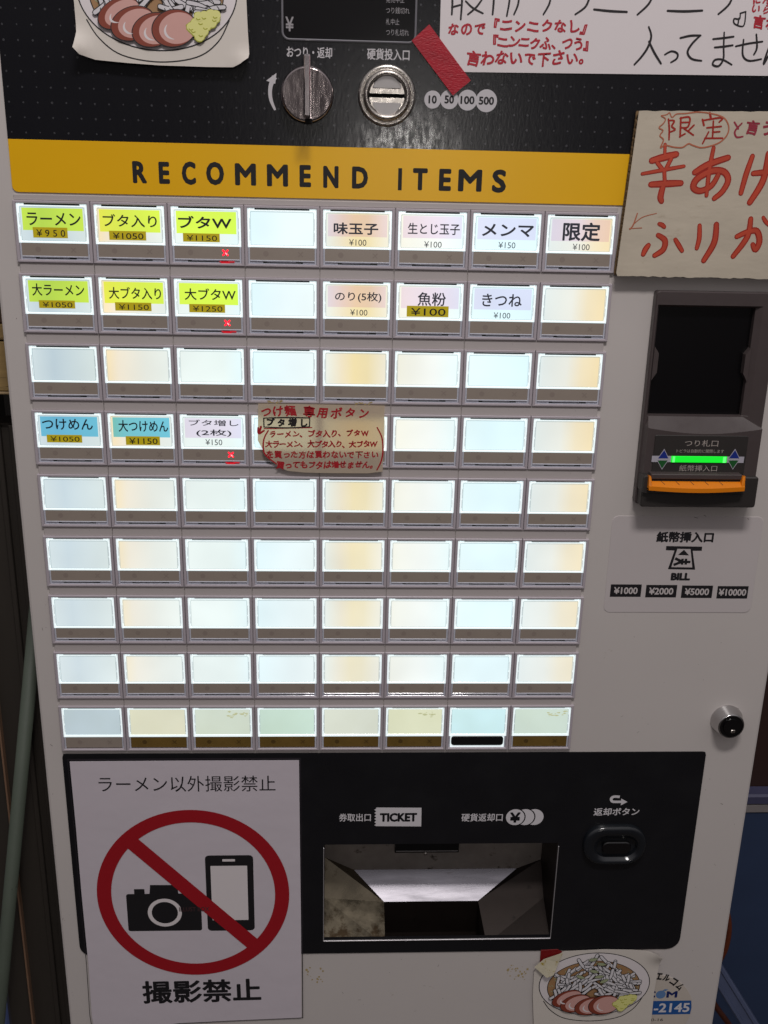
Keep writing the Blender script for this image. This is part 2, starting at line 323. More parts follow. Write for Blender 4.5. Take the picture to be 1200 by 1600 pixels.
def put_text(bm, body, box, n, bold=0, rot=0, warp=None, mi=0, tilt=0, grow=None):
    """fit text into box (u0, v0, u1, v1) mm"""
    vs, fs = text_data(body, 0)
    if not vs: return
    x0 = min(v[0] for v in vs); x1 = max(v[0] for v in vs); y0 = min(v[1] for v in vs); y1 = max(v[1] for v in vs)
    u0, v0, u1, v1 = box; cu, cv = (u0 + u1) / 2, (v0 + v1) / 2; cr, sr = math.cos(rot), math.sin(rot)
    nf = n if callable(n) else (lambda a, b: n)
    g = bold * 1.2 * (v1 - v0) / max(.3, y1 - y0); g = min(g, .12 * (v1 - v0))
    if grow is not None: g = grow
    u0 += g; u1 -= g; v0 += g; v1 -= g
    ko = 16 if g > .3 else 8
    offs = [(0, 0)] + ([(g * math.cos(k * 2 * PI / ko), g * math.sin(k * 2 * PI / ko)) for k in range(ko)] if g > .04 else [])
    base = []
    for x, y in vs:
        a = (x - x0) / max(1e-6, x1 - x0) * (u1 - u0) - (u1 - u0) / 2; b = (y1 - y) / max(1e-6, y1 - y0) * (v1 - v0) - (v1 - v0) / 2
        a -= tilt * b
        if warp: a, b = warp(a, b)
        base.append((a * cr - b * sr + cu, a * sr + b * cr + cv))
    for k, (dx, dy) in enumerate(offs):
        nv = [bm.verts.new(W(a + dx, b + dy, nf(a, b) + .002 * k)) for a, b in base]
        for f in fs:
            try: bm.faces.new([nv[i] for i in f]).material_index = mi
            except ValueError: pass
def pbox(x0, y0, x1, y1, n=0, ox=0, oy=0, s=1):
    """a box measured on the photograph -> mm box"""
    x0, x1 = ox + x0 / s, ox + x1 / s; y0, y1 = oy + y0 / s, oy + y1 / s; cx, cy = (x0 + x1) / 2, (y0 + y1) / 2
    return (mm(x0, cy, n)[0], mm(cx, y0, n)[1], mm(x1, cy, n)[0], mm(cx, y1, n)[1])
def text(name, body, box, n, m, parent, bold=0, rot=0):
    bm = BM(); put_text(bm, body, box, n, bold, rot); return link(name, bm, m, parent, recalc=False)
def hand(bm, body, P0, P1, h, n, bold=.012, wob=.1, mi=0, seed=1):
    """handwriting: one glyph at a time along P0-P1, each a little askew"""
    rnd = random.Random(seed); k = len(body); st = 1.0 / k
    rv = text_data('国', 0)[0]; em = max(v[1] for v in rv) - min(v[1] for v in rv); ex = (max(v[0] for v in rv) + min(v[0] for v in rv)) / 2; ey = (max(v[1] for v in rv) + min(v[1] for v in rv)) / 2
    d = Vector(P1) - Vector(P0); step = d.length / k; base = math.atan2(d.y, d.x)
    for i, ch in enumerate(body):
        c = Vector(P0) + d * ((i + .5) * st)
        if ch in ' 　': continue
        vs = text_data(ch, 0)[0]; x0 = min(v[0] for v in vs); x1 = max(v[0] for v in vs); y0 = min(v[1] for v in vs); y1 = max(v[1] for v in vs)
        ky = h / em * (1 + rnd.uniform(-wob, wob)); kx = min(step / em * .98, ky) * (1 + rnd.uniform(-wob, wob) * .6); dv = rnd.uniform(-wob, wob) * h * .6
        cx = (x0 + x1) / 2 - ex if ord(ch) > 255 else 0; a0 = c.x + cx * kx; b0 = c.y + dv - ((y0 + y1) / 2 - ey) * ky
        ww = (x1 - x0) * kx; hh = (y1 - y0) * ky
        p1, p2 = rnd.uniform(0, 6), rnd.uniform(0, 6)
        wf = lambda a, b: (a + .05 * h * math.sin(b / h * 4 + p1), b + .05 * h * math.sin(a / h * 4 + p2))
        g = bold * h
        put_text(bm, ch, (a0 - ww / 2 - g, b0 - hh / 2 - g, a0 + ww / 2 + g, b0 + hh / 2 + g), n, 0, base + rnd.uniform(-.09, .09), wf, mi, tilt=rnd.uniform(.0, .2), grow=g)
def write(name, m, parent, *a, **k):
    """one handwritten line as an object of its own"""
    bm = BM(); hand(bm, *a, **k); return link(name, bm, m, parent, recalc=False)
def words(name, m, parent, *items):
    """printed lines, each an object of its own"""
    for it in items: bm = BM(); put_text(bm, *it); link(name, bm, m, parent, recalc=False)

# ================================================================== SETTING
GROUND = mat('dark_pavement', (70, 64, 60), .8, var=.3, vscale=12, bump=.4, bscale=80)
WALLM = mat('dark_brown_wall_sheet', (38, 34, 32), .6, var=.35, vscale=9, stretch=(3, 3, .5), dirt=(30, .64, (26, 20, 18)))
WALLR = mat('dark_red_brown_wall', (44, 22, 17), .6, var=.25, vscale=9)
def wbox(bm, x0, x1, y0, y1, z0, z1, mi=0):
    vs = [bm.verts.new((x, y, z)) for x in (x0, x1) for y in (y0, y1) for z in (z0, z1)]
    for q in ((0, 1, 3, 2), (4, 6, 7, 5), (0, 4, 5, 1), (2, 3, 7, 6), (0, 2, 6, 4), (1, 5, 7, 3)): bm.faces.new([vs[i] for i in q]).material_index = mi
bm = BM(); wbox(bm, -4, 4, -4, 3, -.05, 0); tag(link('ground', bm, GROUND), kind='structure')
bm = BM(); wbox(bm, -2.5, -.19, .42, .5, 0, 3); wbox(bm, -.19, .62, .50, .56, 0, 3); tag(link('shopfront_wall', bm, WALLM), 'dark brown sheet metal wall behind and left of the ticket machine', 'wall')
bm = BM(); wbox(bm, .585, 2.5, .100, .5, 0, 3); tag(link('brown_wall', bm, WALLR), 'very dark reddish brown wall right of the ticket machine, above the blue panel', 'wall')

# ================================================================== TICKET MACHINE
M0 = W(280, 1400, -180)
machine = thing('ticket_vending_machine', M0, 'white food ticket machine with rows of lit buttons, yellow band and black panels', 'ticket machine')
U0, U1 = -15.8, 574.8
# front door skin with a real opening for the ticket tray
bm = BM()
TR = (212.2, 518.6, 413.6, 618.2)
VT, VB = -430, 1398
o_ = rect(U0, VT, U1, VB)
body_out = rrect(U0, VT, U1, VB, 3, 3)
# shell sides, rounded front edge
loft(bm, [at(body_out, -380), at(body_out, -2.0), at(inset(body_out, .7), -.6), at(inset(body_out, 2.2), 0)], cap0=True)
ip = inset(body_out, 2.2); iu0 = min(a for a, b in ip); iu1 = max(a for a, b in ip); iv0 = min(b for a, b in ip); iv1 = max(b for a, b in ip)
t = TR
for q in ((iu0, iv0, iu1, t[1]), (iu0, t[3], iu1, iv1), (iu0, t[1], t[0], t[3]), (t[2], t[1], iu1, t[3])): flat(bm, rect(*q), -.01)
link('cabinet', bm, BODY, machine, recalc=False)
# header film panel with the yellow band
bm = BM()
hp = rrect(.6, -420, 532, -38.6, 4); slab(bm, hp[:0] + [(.6, -420), (532, -420), (532, -38.6), (.6, -38.6)], 0, .8)
link('header_panel', bm, HEADER, machine)
bm = BM()
yb = [(.6, -38.6), (532, -38.6)] + [(532 - 4 + 4 * math.cos(a), -5 - 4 + 4 * math.sin(a)) for a in (0, PI / 8, PI / 4, 3 * PI / 8, PI / 2)] + [(.6 + 4 + 4 * math.cos(a), -5 - 4 + 4 * math.sin(a)) for a in (PI / 2, 5 * PI / 8, 3 * PI / 4, 7 * PI / 8, PI)]
slab(bm, yb, 0, .85, .15); link('yellow_band', bm, YELLOW, machine)
for wi, word in enumerate(((('R', 207, 229, 269), ('E', 248, 265, 270), ('C', 284, 306, 270.5), ('O', 322, 350, 271), ('M', 367, 400, 272.5), ('M', 417, 450, 274), ('E', 468, 486, 275), ('N', 505, 529, 276.5), ('D', 550, 575, 277.5)),
                       (('I', 622, 628, 280), ('T', 645, 668, 280), ('E', 686, 705, 281), ('M', 716, 753, 282), ('S', 769, 791, 283)))):
    bm = BM()
    for ch, x0, x1, yc in word:
        hgt = 36.5 if ch in 'COS' else 34.5
        b = pbox(x0, yc - hgt / 2, x1, yc + hgt / 2, .9)
        if ch == 'I': flat(bm, rect(*b), .93)
        else: put_text(bm, ch, b, .93, .03)
    link('lettering', bm, INK, machine, recalc=False)

# display window
bm = BM()
dw = rrect(mm(440, 30)[0], -230, mm(651, 30)[0], mm(545, 66)[1], 5)
loft(bm, [at(dw, .8), at(dw, 1.6), at(inset(dw, .6), 1.9), at(inset(dw, 1.2), 1.5)], mi=0); flat(bm, inset(dw, 1.2), 1.5, 1)
disp = link('display_window', bm, [mat('pale_window_edge', (120, 118, 124), .3), GLOSSBLACK], machine)
bm = BM()
put_text(bm, '¥', pbox(446, 26, 459, 49, 1.6), 1.62, .012)
for s_, x1, y0, y1 in (('発売中止', 632, -4.5, 4.5), ('つり銭切れ', 640, 11.5, 21.5), ('札中止', 624, 29, 39), ('つり札切れ', 639, 45.5, 56)):
    put_text(bm, s_, pbox(603, y0, x1, y1, 1.6), 1.62, .004)
link('display_lettering', bm, mat('dim_grey_print', (150, 146, 150), .5), disp, recalc=False)

# header legends
bm = BM(); z_ = .83
words('legend_print', GREYINK, machine, ('おつり・返却', pbox(448, 73, 519, 90.5, z_), z_, .012), ('硬貨投入口', pbox(573.5, 76, 640, 94, z_), z_, .014))
A = [(x, y, w_) for (x, y), w_ in zip(pts([(429, 120), (423.5, 132), (422, 145), (424, 158), (430, 172)], z_), (3.4, 2.8, 2.5, 2.2, 1.4))]
ribbon(bm, A, 2, z_, cap=False); flat(bm, pts([(432, 114), (430, 131), (416, 126)], z_), z_ + .02)
link('turn_arrow', bm, GREYINK, machine, recalc=False)
bm = BM(); bt = BM()
for i, (cx, cy, rr, s_, hw) in enumerate(((676, 155.5, 13, '10', 6.5), (702, 155.5, 14, '50', 7.5), (730.5, 156.5, 15, '100', 11), (760, 157.5, 16.5, '500', 12))):
    c = mm(cx, cy, z_); r = mm(cx + rr, cy, z_)[0] - c[0]
    flat(bm, ell(c[0], c[1], r, r, 32), z_ + .01 * i); put_text(bt, s_, pbox(cx - hw, cy - 6.5, cx + hw, cy + 6.5, z_), z_ + .06, .028)
    if i < 3: c2 = mm((676, 702, 730.5, 760)[i + 1], 156.5, z_)
cp = link('coin_legend', bm, GREYINK, machine, recalc=False); link('coin_values', bt, INK, cp, recalc=False)

# return knob ------------------------------------------------------
kc = mm(480, 147, 9); kr = (mm(524, 145, 9)[0] - mm(440.5, 145, 9)[0]) / 2
bm = BM(); lathe(bm, *kc, [(kr - 1.5, .8), (kr - .3, 4), (kr, 7.5), (kr - .6, 9.2), (kr - 1.8, 10)], 56)
knob = link('change_knob', bm, CHROME, machine, smooth=False)
for p in knob.data.polygons: p.use_smooth = len(p.vertices) == 4
bm = BM()
def wing(bm, u0, u1, v0, v1, n0, n1, b=.8):
    loft(bm, [at(rrect(u0, v0, u1, v1, .8, 2), n0), at(rrect(u0, v0, u1, v1, .8, 2), n1 - b), at(rrect(u0 + b * .8, v0 + b, u1 - b * .8, v1 - b, .5, 2), n1)], cap1=True)
ft, fb_ = mm(480, 84, 24), mm(480, 182, 24); wing(bm, ft[0] - 2.1, ft[0] + 1.9, ft[1], fb_[1], 9.5, 24)
wing(bm, kc[0] + 2.7, kc[0] + 3.7, kc[1] - kr + 1, kc[1] + kr - .5, 9.5, 10.8, .3)
link('grip_fin', bm, mat('polished_chrome_fin', (196, 188, 190), .16, 1, var=.15, vscale=150, bump=.05, bscale=300), knob)
bm = BM(); wing(bm, kc[0] - 1.5, kc[0] + 3.2, kc[1] + kr - 2.5, kc[1] + kr + .35, 5, 10.3, .1); link('notch', bm, BLACK, knob)

# coin inlet ------------------------------------------------------
cc = mm(604.5, 149.5, 3); cr_ = (mm(649.5, 150, 1)[0] - mm(559.5, 150, 1)[0]) / 2
bm = BM(); lathe(bm, *cc, [(cr_, .8), (cr_, 2.2), (cr_ - 1, 3.1), (cr_ - 2.4, 3.1), (cr_ - 2.9, 2.6), (cr_ - 3.2, 4.0), (cr_ - 4.2, 6.6), (cr_ - 5.6, 7.2), (cr_ - 6.6, 6.4), (cr_ - 7.4, 3.2), (cr_ - 7.6, 2.0)], 56, cap=False)
coin = link('coin_inlet', bm, NICKEL, machine, smooth=True)
bm = BM(); rin = cr_ - 7.5
hw = 1.25
for s_ in (1, -1):
    a0 = math.degrees(math.asin(hw / rin)) if s_ > 0 else 180 + math.degrees(math.asin(hw / rin))
    p = ell(cc[0], cc[1], rin, rin, 24, a0, a0 + 180 - 2 * math.degrees(math.asin(hw / rin)))
    loft(bm, [at(p, 2.0), at(p, 3.3)], cap1=True)
link('slot_plate', bm, NICKEL, coin)
bm = BM()
for s_, b in ((1, .2), (-1, -.2)):
    p = [(cc[0] + x, cc[1] + s_ * 4.3 + s_ * y) for x, y in ((-9.6, 1.0), (-9.1, 0), (9.1, 0), (9.6, 1.0), (8.2, 4.0), (5.4, 6.6), (2, 8.0), (-2, 8.0), (-5.4, 6.6), (-8.2, 4.0))]
    slab(bm, p, 3.3, 4.2, .3)
link('inlet_cheek', bm, NICKELLIGHT, coin)
bm = BM(); flat(bm, rect(cc[0] - rin, cc[1] - hw, cc[0] + rin, cc[1] + hw), 1.2); link('coin_slot', bm, BLACK, coin)

# ------------------------------------------------------------------ buttons
PU, PV = 52.0, 48.187
labels = {
 (0, 0): ('ラーメン', (125, 97, 378, 158), 'g', '¥950', (155, 166, 317, 215), 'A'), (0, 1): ('ブタ入り', (482, 105, 735, 165), 'g', '¥1050', (512, 183, 685, 226), 'A'),
 (0, 2): ('ブタW', (835, 113, 1085, 172), 'g', '¥1150', (858, 194, 1030, 234), 'A'), (1, 0): ('大ラーメン', (150, 430, 395, 488), 'g', '¥1050', (183, 508, 352, 545), 'A'),
 (1, 1): ('大ブタ入り', (510, 446, 755, 503), 'g', '¥1150', (540, 518, 710, 557), 'A'), (1, 2): ('大ブタW', (865, 452, 1105, 508), 'g', '¥1250', (887, 526, 1055, 565), 'A'),
 (0, 4): ('味玉子', (530, 180, 792, 250), 'p', '¥100', (620, 277, 722, 315), 'B'), (0, 5): ('生とじ玉子', (965, 183, 1270, 250), 'p', '¥100', (1060, 289, 1163, 326), 'B'),
 (0, 6): ('メンマ', (275, 188, 578, 262), 'p', '¥150', (370, 293, 470, 330), 'C'), (0, 7): ('限定', (748, 178, 968, 288), 'p', '¥100', (805, 304, 905, 341), 'C'),
 (1, 4): ('のり(5枚)', (538, 585, 810, 648), 'p', '¥100', (627, 688, 728, 724), 'B'), (1, 5): ('魚粉', (1022, 588, 1188, 668), 'p', '¥100', (958, 668, 1203, 732), 'B'),
 (1, 6): ('きつね', (275, 597, 508, 672), 'p', '¥100', (342, 706, 440, 741), 'C'),
 (3, 0): ('つけめん', (197, 103, 435, 155), 'c', '¥1050', (220, 178, 385, 214), 'D'), (3, 1): ('大つけめん', (555, 110, 788, 165), 'c', '¥1150', (590, 185, 750, 226), 'D'),
 (3, 2): ('ブタ増し', (885, 108, 1118, 137), 'p', '¥150', (963, 199, 1042, 227), 'D')}
ORG = {'A': (0, 300, 3), 'B': (380, 300, 3.75), 'C': (680, 300, 3.75), 'D': (0, 620, 3)}
FN = 2.6      # frame stands proud of the door
KN = 1.3      # key face
cw0, cw1, ch0, ch1 = 4.0, 48.0, 3.9, 26.6
def loc(bm_pts, r_, c_): return bm_pts
def B(u, v, n, r_, c_, dv=0): return (u + c_ * PU, v + r_ * PV + dv, n)
def shape_frame(bm, H):
    """the white surround of one key (cell coordinates)"""
    o1 = rect(.22, .1, 51.78, H); o2 = rect(.6, .5, 51.4, H - .4); i1 = rect(1.9, 1.6, 50.1, H - 1.4); i2 = rect(2.3, 2.0, 49.7, H - 1.8); 
    loft(bm, [at(o1, 0), at(o1, FN - .35), at(o2, FN), at(i1, FN), at(i2, FN - .5), at(i2, .2)], cap1=False)
def shape_rim(bm, H, lip=True):
    """clear key cap edges, lit from behind"""
    lo = 28.0 if lip else 28.6
    def strip(u0, v0, u1, v1, n, mi=0): slab(bm, rect(u0, v0, u1, v1), .3, n, .25, mi)
    strip(2.35, 2.05, 3.9, lo, KN + .45); strip(48.1, 2.05, 49.65, lo, KN + .45)        # side walls
    strip(3.9, 3.05, 48.1, 3.9, KN + .35)                                               # top wall
    strip(3.9, 26.6, 48.1, lo, KN + .5)                                                 # ledge under the card
    strip(3.9, 2.05, 7.2, 3.05, KN + .2); strip(44.8, 2.05, 48.1, 3.05, KN + .2)
    strip(7.2, 2.05, 44.8, 3.05, .8, 2)                                                 # dark gap at the top
    sb = H - 1.8
    for u in (2.35, 48.35): strip(u, lo, u + 1.3, sb, KN + .1, 1)
    if lip:
        strip(3.65, H - 4.5, 48.35, H - 3.6, KN + .5, 1)
        strip(3.65, H - 2.3, 48.35, sb, KN + .1, 1)
        strip(12.6, H - 3.6, 15.2, H - 2.3, .9, 2); strip(15.2, H - 3.6, 35.5, H - 3.05, 1.3, 0 if H < 0 else 1); strip(15.2, H - 3.05, 35.5, H - 2.3, .8, 2); strip(35.5, H - 3.6, 40.2, H - 2.3, .9, 2)
        strip(3.65, H - 3.6, 12.6, H - 2.3, .95, 1); strip(40.2, H - 3.6, 48.35, H - 2.3, .95, 1)
    # moulded ticks on the clear walls
    for u0 in (3.55, 48.1):
        for v0, v1 in ((8.5, 16.0), (17.5, 23.6)): slab(bm, rect(u0 + .05, v0, u0 + .27, v1), .3, KN + .62, 0, 1)
def shape_strip(bm, H, r_, kind=0):
    v0 = 28.0 if r_ < 8 else 28.6; v1 = H - 4.5 if r_ < 8 else H - 2.8
    if kind == 'black':
        slab(bm, rect(3.65, v0, 48.35, H - 1.8), .3, .8, 0, 1); slab(bm, rrect(4.4, v0 + .3, 47.6, v1 - .8, 2.6), .3, KN + .3, .3, 0); return
    slab(bm, rect(3.65, v0, 48.35, v1), .3, KN + .1, 0, 0)
    a = .02
    flat(bm, ell(14.6, (v0 + v1) / 2, 1.9, 1.9, 16), KN + .12, 1)
    for s_ in (1, -1):
        c = (38.6, (v0 + v1) / 2); d = 1.6
        P = [(c[0] - d, c[1] - d * s_), (c[0] + d, c[1] + d * s_)]; ribbon(bm, P, .7, KN + .13, 1, smooth=False, cap=False)
def meshof(bm, ms, name):
    bmesh.ops.recalc_face_normals(bm, faces=bm.faces); me = bpy.data.meshes.new(name); bm.to_mesh(me); bm.free(); me.transform(Matrix.Translation(-W(0, 0, 0)))
    for m in ms: me.materials.append(m)
    return me
H0, H9 = 41.0, 41.0
def shape_card(bm, tint):
    ringf(bm, rrect(cw0 + .25, ch0 + .3, cw1 - .25, ch1 - .1, .8, 2), rrect(cw0 + .5, ch0 + .55, cw1 - .5, ch1 - .35, .7, 2), KN + .03, 2 if tint else 1)
    if not tint: flat(bm, rect(cw0, ch0, cw1, ch1), KN, 0)
    else:
        a, b, c_, d = 5.6, 46.6, 4.9, 19.6
        flat(bm, rect(cw0, ch0, cw1, c_), KN, 0); flat(bm, rect(cw0, d, cw1, ch1), KN, 0); flat(bm, rect(cw0, c_, a, d), KN, 0); flat(bm, rect(b, c_, cw1, d), KN, 0); flat(bm, rect(a, c_, b, d), KN, 1)
meshes = {}
for nm, H in (('a', H0), ('z', H9)):
    b1 = BM(); shape_frame(b1, H); meshes['frame' + nm] = meshof(b1, [FRAME], 'button_frame')
    b1 = BM(); shape_rim(b1, H, nm == 'a'); meshes['rim' + nm] = meshof(b1, [CLEARRIM, CLEAREDGE, SLOTGREEN], 'key_cap')
b1 = BM(); shape_strip(b1, H0, 0); meshes['strip'] = meshof(b1, [SMOKED, SMOKEDARK], 'indicator_strip')
b1 = BM(); shape_strip(b1, H9, 8); meshes['stripz'] = meshof(b1, [AMBER, mat('dark_amber_print', (84, 64, 30), .3)], 'indicator_strip')
b1 = BM(); shape_strip(b1, H9, 8); meshes['stripz0'] = meshof(b1, [SMOKED, SMOKEDARK], 'indicator_strip')
b1 = BM(); shape_strip(b1, H9, 8, 'black'); meshes['stripk'] = meshof(b1, [mat('black_bar_plastic', (10, 10, 12), .4), CLEARRIM], 'indicator_strip')
for k, ms in (('', [GLOW]), ('g', [GLOW, GLOWGREEN]), ('p', [GLOW, GLOWPINK]), ('c', [GLOW, GLOWCYAN])):
    b1 = BM(); shape_card(b1, k); meshes['card' + k] = meshof(b1, ms + [CARDLINE], 'label_card')
for c_ in range(8):
    b1 = BM(); flat(b1, rect(cw0, 2.6, cw1, 27.3), KN); ringf(b1, rect(cw0, 2.6, cw1, 27.3), rect(cw0 + .22, 2.9, cw1 - .22, 27.05), KN + .03, 1); meshes['cardz%d' % c_] = meshof(b1, [GLOWSTAIN[c_], CARDLINE], 'label_card')
def sub(name, me, parent, base):
    o = bpy.data.objects.new(name, me); C.objects.link(o); o.parent = parent; POS[o.name] = base; return o
for r_ in range(9):
    for c_ in range(8):
        dv = -.6 if r_ == 8 else 0
        base = W(c_ * PU, r_ * PV + dv, 0); z = 'z' if r_ == 8 else 'a'
        fr = bpy.data.objects.new('button', meshes['frame' + z]); C.objects.link(fr); fr.parent = machine; fr.location = base - M0; POS[fr.name] = base
        sub('key_cap', meshes['rim' + z], fr, base)
        L_ = labels.get((r_, c_))
        if r_ == 8: sub('label_card', meshes['cardz%d' % c_], fr, base)
        else: sub('label_card', meshes['card' + (L_[2] if L_ else '')], fr, base)
        sub('indicator_strip', meshes['strip' if r_ < 8 else ('stripk' if c_ == 6 else 'stripz0' if c_ == 0 else 'stripz')], fr, base)
        if L_:
            ox, oy, s_ = ORG[L_[5]]; b2 = BM()
            bold = .022 if L_[0] in ('ブタW', '味玉子', '限定', 'メンマ') else .012
            put_text(b2, L_[0], pbox(*L_[1], KN, ox, oy, s_), KN + .05, bold)
            if (r_, c_) == (3, 2): put_text(b2, '(2枚)', pbox(920, 153, 1085, 187, KN, ox, oy, s_), KN + .05, .016)
            st = L_[2] in 'gc' or L_[0] == '魚粉'
            pb = pbox(*L_[4], KN, ox, oy, s_)
            if not st: put_text(b2, L_[3], pb, KN + .05, .002)
            link('label_lettering', b2, LIT_INK if L_[2] != 'p' else LIT_INK_SOFT, fr, recalc=False)
            if st:
                b2 = BM(); slab(b2, rect(*pb), KN + .08, KN + .16, 0, 0)
                dx = (pb[2] - pb[0]); dy = pb[3] - pb[1]
                tb = (pb[0] + dx * .10, pb[1] + dy * .2, pb[2] - dx * .07, pb[3] - dy * .12)
                put_text(b2, L_[3] if L_[3] != '¥950' else '¥ 9 5 0', tb, KN + .19, .006, mi=1)
                link('price_sticker', b2, [OLIVELIT, INK], fr, recalc=False)
            if (r_, c_) in ((0, 2), (1, 2), (3, 2)):
                b2 = BM(); cu, cv = 38.6 + c_ * PU, 32.1 + r_ * PV
                for s2 in (1, -1): ribbon(b2, [(cu - 1.6, cv - 1.6 * s2), (cu + 1.6, cv + 1.6 * s2)], 1.2, KN + .16, 0, smooth=False)
                ribbon(b2, [(cu + .1, cv + .1), (cu + 1.1, cv + 1.1)], .45, KN + .25, 1, smooth=False)
                for u0, u1, vv in ((34.5, 44.8, 38.2), (35.5, 41.5, 38.9)): slab(b2, rect(u0 + c_ * PU, vv + r_ * PV - .25, u1 + c_ * PU, vv + r_ * PV + .25), 1.2, KN + .75, 0, 2)
                link('sold_out_lamp', b2, [REDLED, LEDCORE, REDGLOW], fr, recalc=False)
        # stains on the oldest keys
        if r_ == 8 and c_ in (2, 7, 5):
            b2 = BM(); rn = random.Random(c_)
            for _ in range(14):
                q0, q1, r = c_ * PU + rn.uniform(30, 46), r_ * PV + rn.gauss(8, 1.2), rn.uniform(.3, .9)
                flat(b2, [(q0 + r * rn.uniform(1, 3) * math.cos(a), q1 + r * rn.uniform(.5, 1) * math.sin(a)) for a in [i * PI / 5 for i in range(10)]], KN + .04 + .003 * _)
            link('dried_drip', b2, mat('dried_brown_stain', (186, 190, 150), .6, emit=.62), fr, recalc=False)
# the white strips between the rows, one piece to each key, on a backing
b1 = BM(); slab(b1, rect(1.3, 0, 50.7 + 1.1, 7.3), 0, 1.25, .2); sp_me = meshof(b1, [SPACER], 'row_spacer')
b1 = BM(); slab(b1, rect(.3, 0, 51.7, 7.3), 0, 1.25, .2); sp2 = meshof(b1, [SPACER], 'row_spacer')
for r_ in range(8):
    for c_ in range(8):
        o = bpy.data.objects.new('row_spacer', sp2 if c_ not in (0, ) else sp_me); C.objects.link(o); o.parent = machine; o.location = W(c_ * PU - (2.2 if c_ == 7 else 0), r_ * PV + 41.0, .02 if c_ == 7 else 0) - M0
b1 = BM(); slab(b1, rect(1, -3.6, 415, -.05), 0, 1.1, .2); link('top_rail', b1, SPACER, machine)

# ------------------------------------------------------------------ lower panel and ticket tray
bm = BM(); lp = rrect(-.7, 429.6, 531.8, 633, 11, 6)
lp = [(-.7, 429.6 + 3), (.2, 429.9), (2.3, 429.6), (529, 429.6), (531, 430), (531.8, 432.5)] + [(531.8 - 12 + 12 * math.cos(a), 632.6 - 12 + 12 * math.sin(a)) for a in [i * PI / 12 for i in range(7)]] + [(-.7 + 12 + 12 * math.cos(a), 632.6 - 12 + 12 * math.sin(a)) for a in [PI / 2 + i * PI / 12 for i in range(7)]]
# front skin as four pieces round the tray mouth, with the rim of the mouth
outer = [bm.verts.new(W(a, b, .8)) for a, b in lp]
inn = [bm.verts.new(W(a, b, .8)) for a, b in rect(*TR)]
es = [bm.edges.new((outer[i], outer[(i + 1) % len(outer)])) for i in range(len(outer))] + [bm.edges.new((inn[i], inn[(i + 1) % 4])) for i in range(4)]
bmesh.ops.triangle_fill(bm, edges=es, use_beauty=True)
loft(bm, [at(lp, 0), at(lp, .8)]); loft(bm, [at(rect(*TR), .8), at(rect(*TR), -3)])
link('lower_panel', bm, PANEL, machine, recalc=False)
bm = BM(); z_ = .84
words('panel_lettering', WHITE, machine, ('券取出口', pbox(529.8, 1271, 579.5, 1283.5, z_), z_, .012), ('硬貨返却口', pbox(721, 1271, 785.5, 1283.5, z_), z_, .012), ('返却ボタン', pbox(383, 337, 597, 373, z_, 800, 1150, 3), z_, .016))
tk = [(334, 448), (518, 449), (517, 525), (333, 524)] + [(x, y) for k in range(6) for x, y in ((326, 520 - k * 12.5), (334, 514 - k * 12.5))]
flat(bm, pts(tk, z_, 460, 1090, 2.6087), z_); put_text(bm, 'TICKET', pbox(348, 470, 500, 506, z_, 460, 1090, 2.6087), z_ + .05, .036, mi=1)
link('ticket_symbol', bm, [WHITE, PANEL], machine, recalc=False); bm = BM()
arr = pts([(505, 285), (480, 284), (467, 290), (466, 301), (476, 308), (515, 308)], z_, 800, 1150, 3); ribbon(bm, arr, 2.4, z_, cap=False)
flat(bm, pts([(512, 293), (541, 309), (510, 325)], z_, 800, 1150, 3), z_ + .02); link('return_arrow', bm, WHITE, machine, recalc=False); bm = BM()
for i, cx in enumerate((978, 940, 900)):
    c = mm(460 + cx / 2.6087, 1090 + 487 / 2.6087, z_); r = mm(460 + (cx + 37.5) / 2.6087, 1090 + 487 / 2.6087, z_)[0] - c[0]
    flat(bm, ell(c[0], c[1], r, r, 36), z_ + .08 * i)
    if i < 2:
        cx2 = (940, 900)[i]; c = mm(460 + (cx2 + 2) / 2.6087, 1090 + 487 / 2.6087, z_); flat(bm, ell(c[0], c[1], r * 1.08, r * 1.08, 36), z_ + .08 * i + .04, 1)
put_text(bm, '¥', pbox(878, 467, 921, 509, z_, 460, 1090, 2.6087), z_ + .25, .03, mi=1)
link('coin_symbol', bm, [WHITE, PANEL], machine, recalc=False)

# tray: folded sheet hopper
u0, v0, u1, v1 = TR
nb, na = -55, -35
bl = mm(553, 1359, nb); br = mm(807, 1359, nb); fl = mm(600, 1409, na); frr = mm(747, 1409, na)
vfl = v1 + 24
def poly(bm, P, mi=0): f = bm.faces.new([bm.verts.new(W(*p)) for p in P]); f.material_index = mi; return f
tray = BM(); poly(tray, [(u0, v0 - 12, nb), (u1, v0 - 12, nb), (u1, bl[1], nb), (u0, bl[1], nb)])
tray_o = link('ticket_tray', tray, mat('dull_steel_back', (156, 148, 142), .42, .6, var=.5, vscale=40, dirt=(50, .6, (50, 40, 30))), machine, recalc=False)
b2 = BM(); poly(b2, [(bl[0], bl[1], nb + .1), (br[0], bl[1], nb + .1), (frr[0], fl[1], na), (fl[0], fl[1], na)]); link('chute_slope', b2, STEEL, tray_o, recalc=False)
def facets(u, back, mid, low, mt, top):
    """one folded side of the hopper"""
    b2 = BM(); A_ = (u, top, nb); E_ = (u, v1 + 1, -1); M_ = (u, (top + v1) / 2 + 6, -34)
    for t3_ in ((A_, back, mid), (A_, mid, M_), (M_, mid, low), (M_, low, E_)): poly(b2, t3_)
    link('side_slope', b2, mt, tray_o, recalc=False)
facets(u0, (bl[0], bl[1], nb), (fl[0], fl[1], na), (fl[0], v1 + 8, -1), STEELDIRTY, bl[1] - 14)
facets(u1, (br[0], bl[1], nb), (frr[0], fl[1], na), (frr[0] + 4, v1 + 8, -1), STEELSHADE, bl[1] - 10)
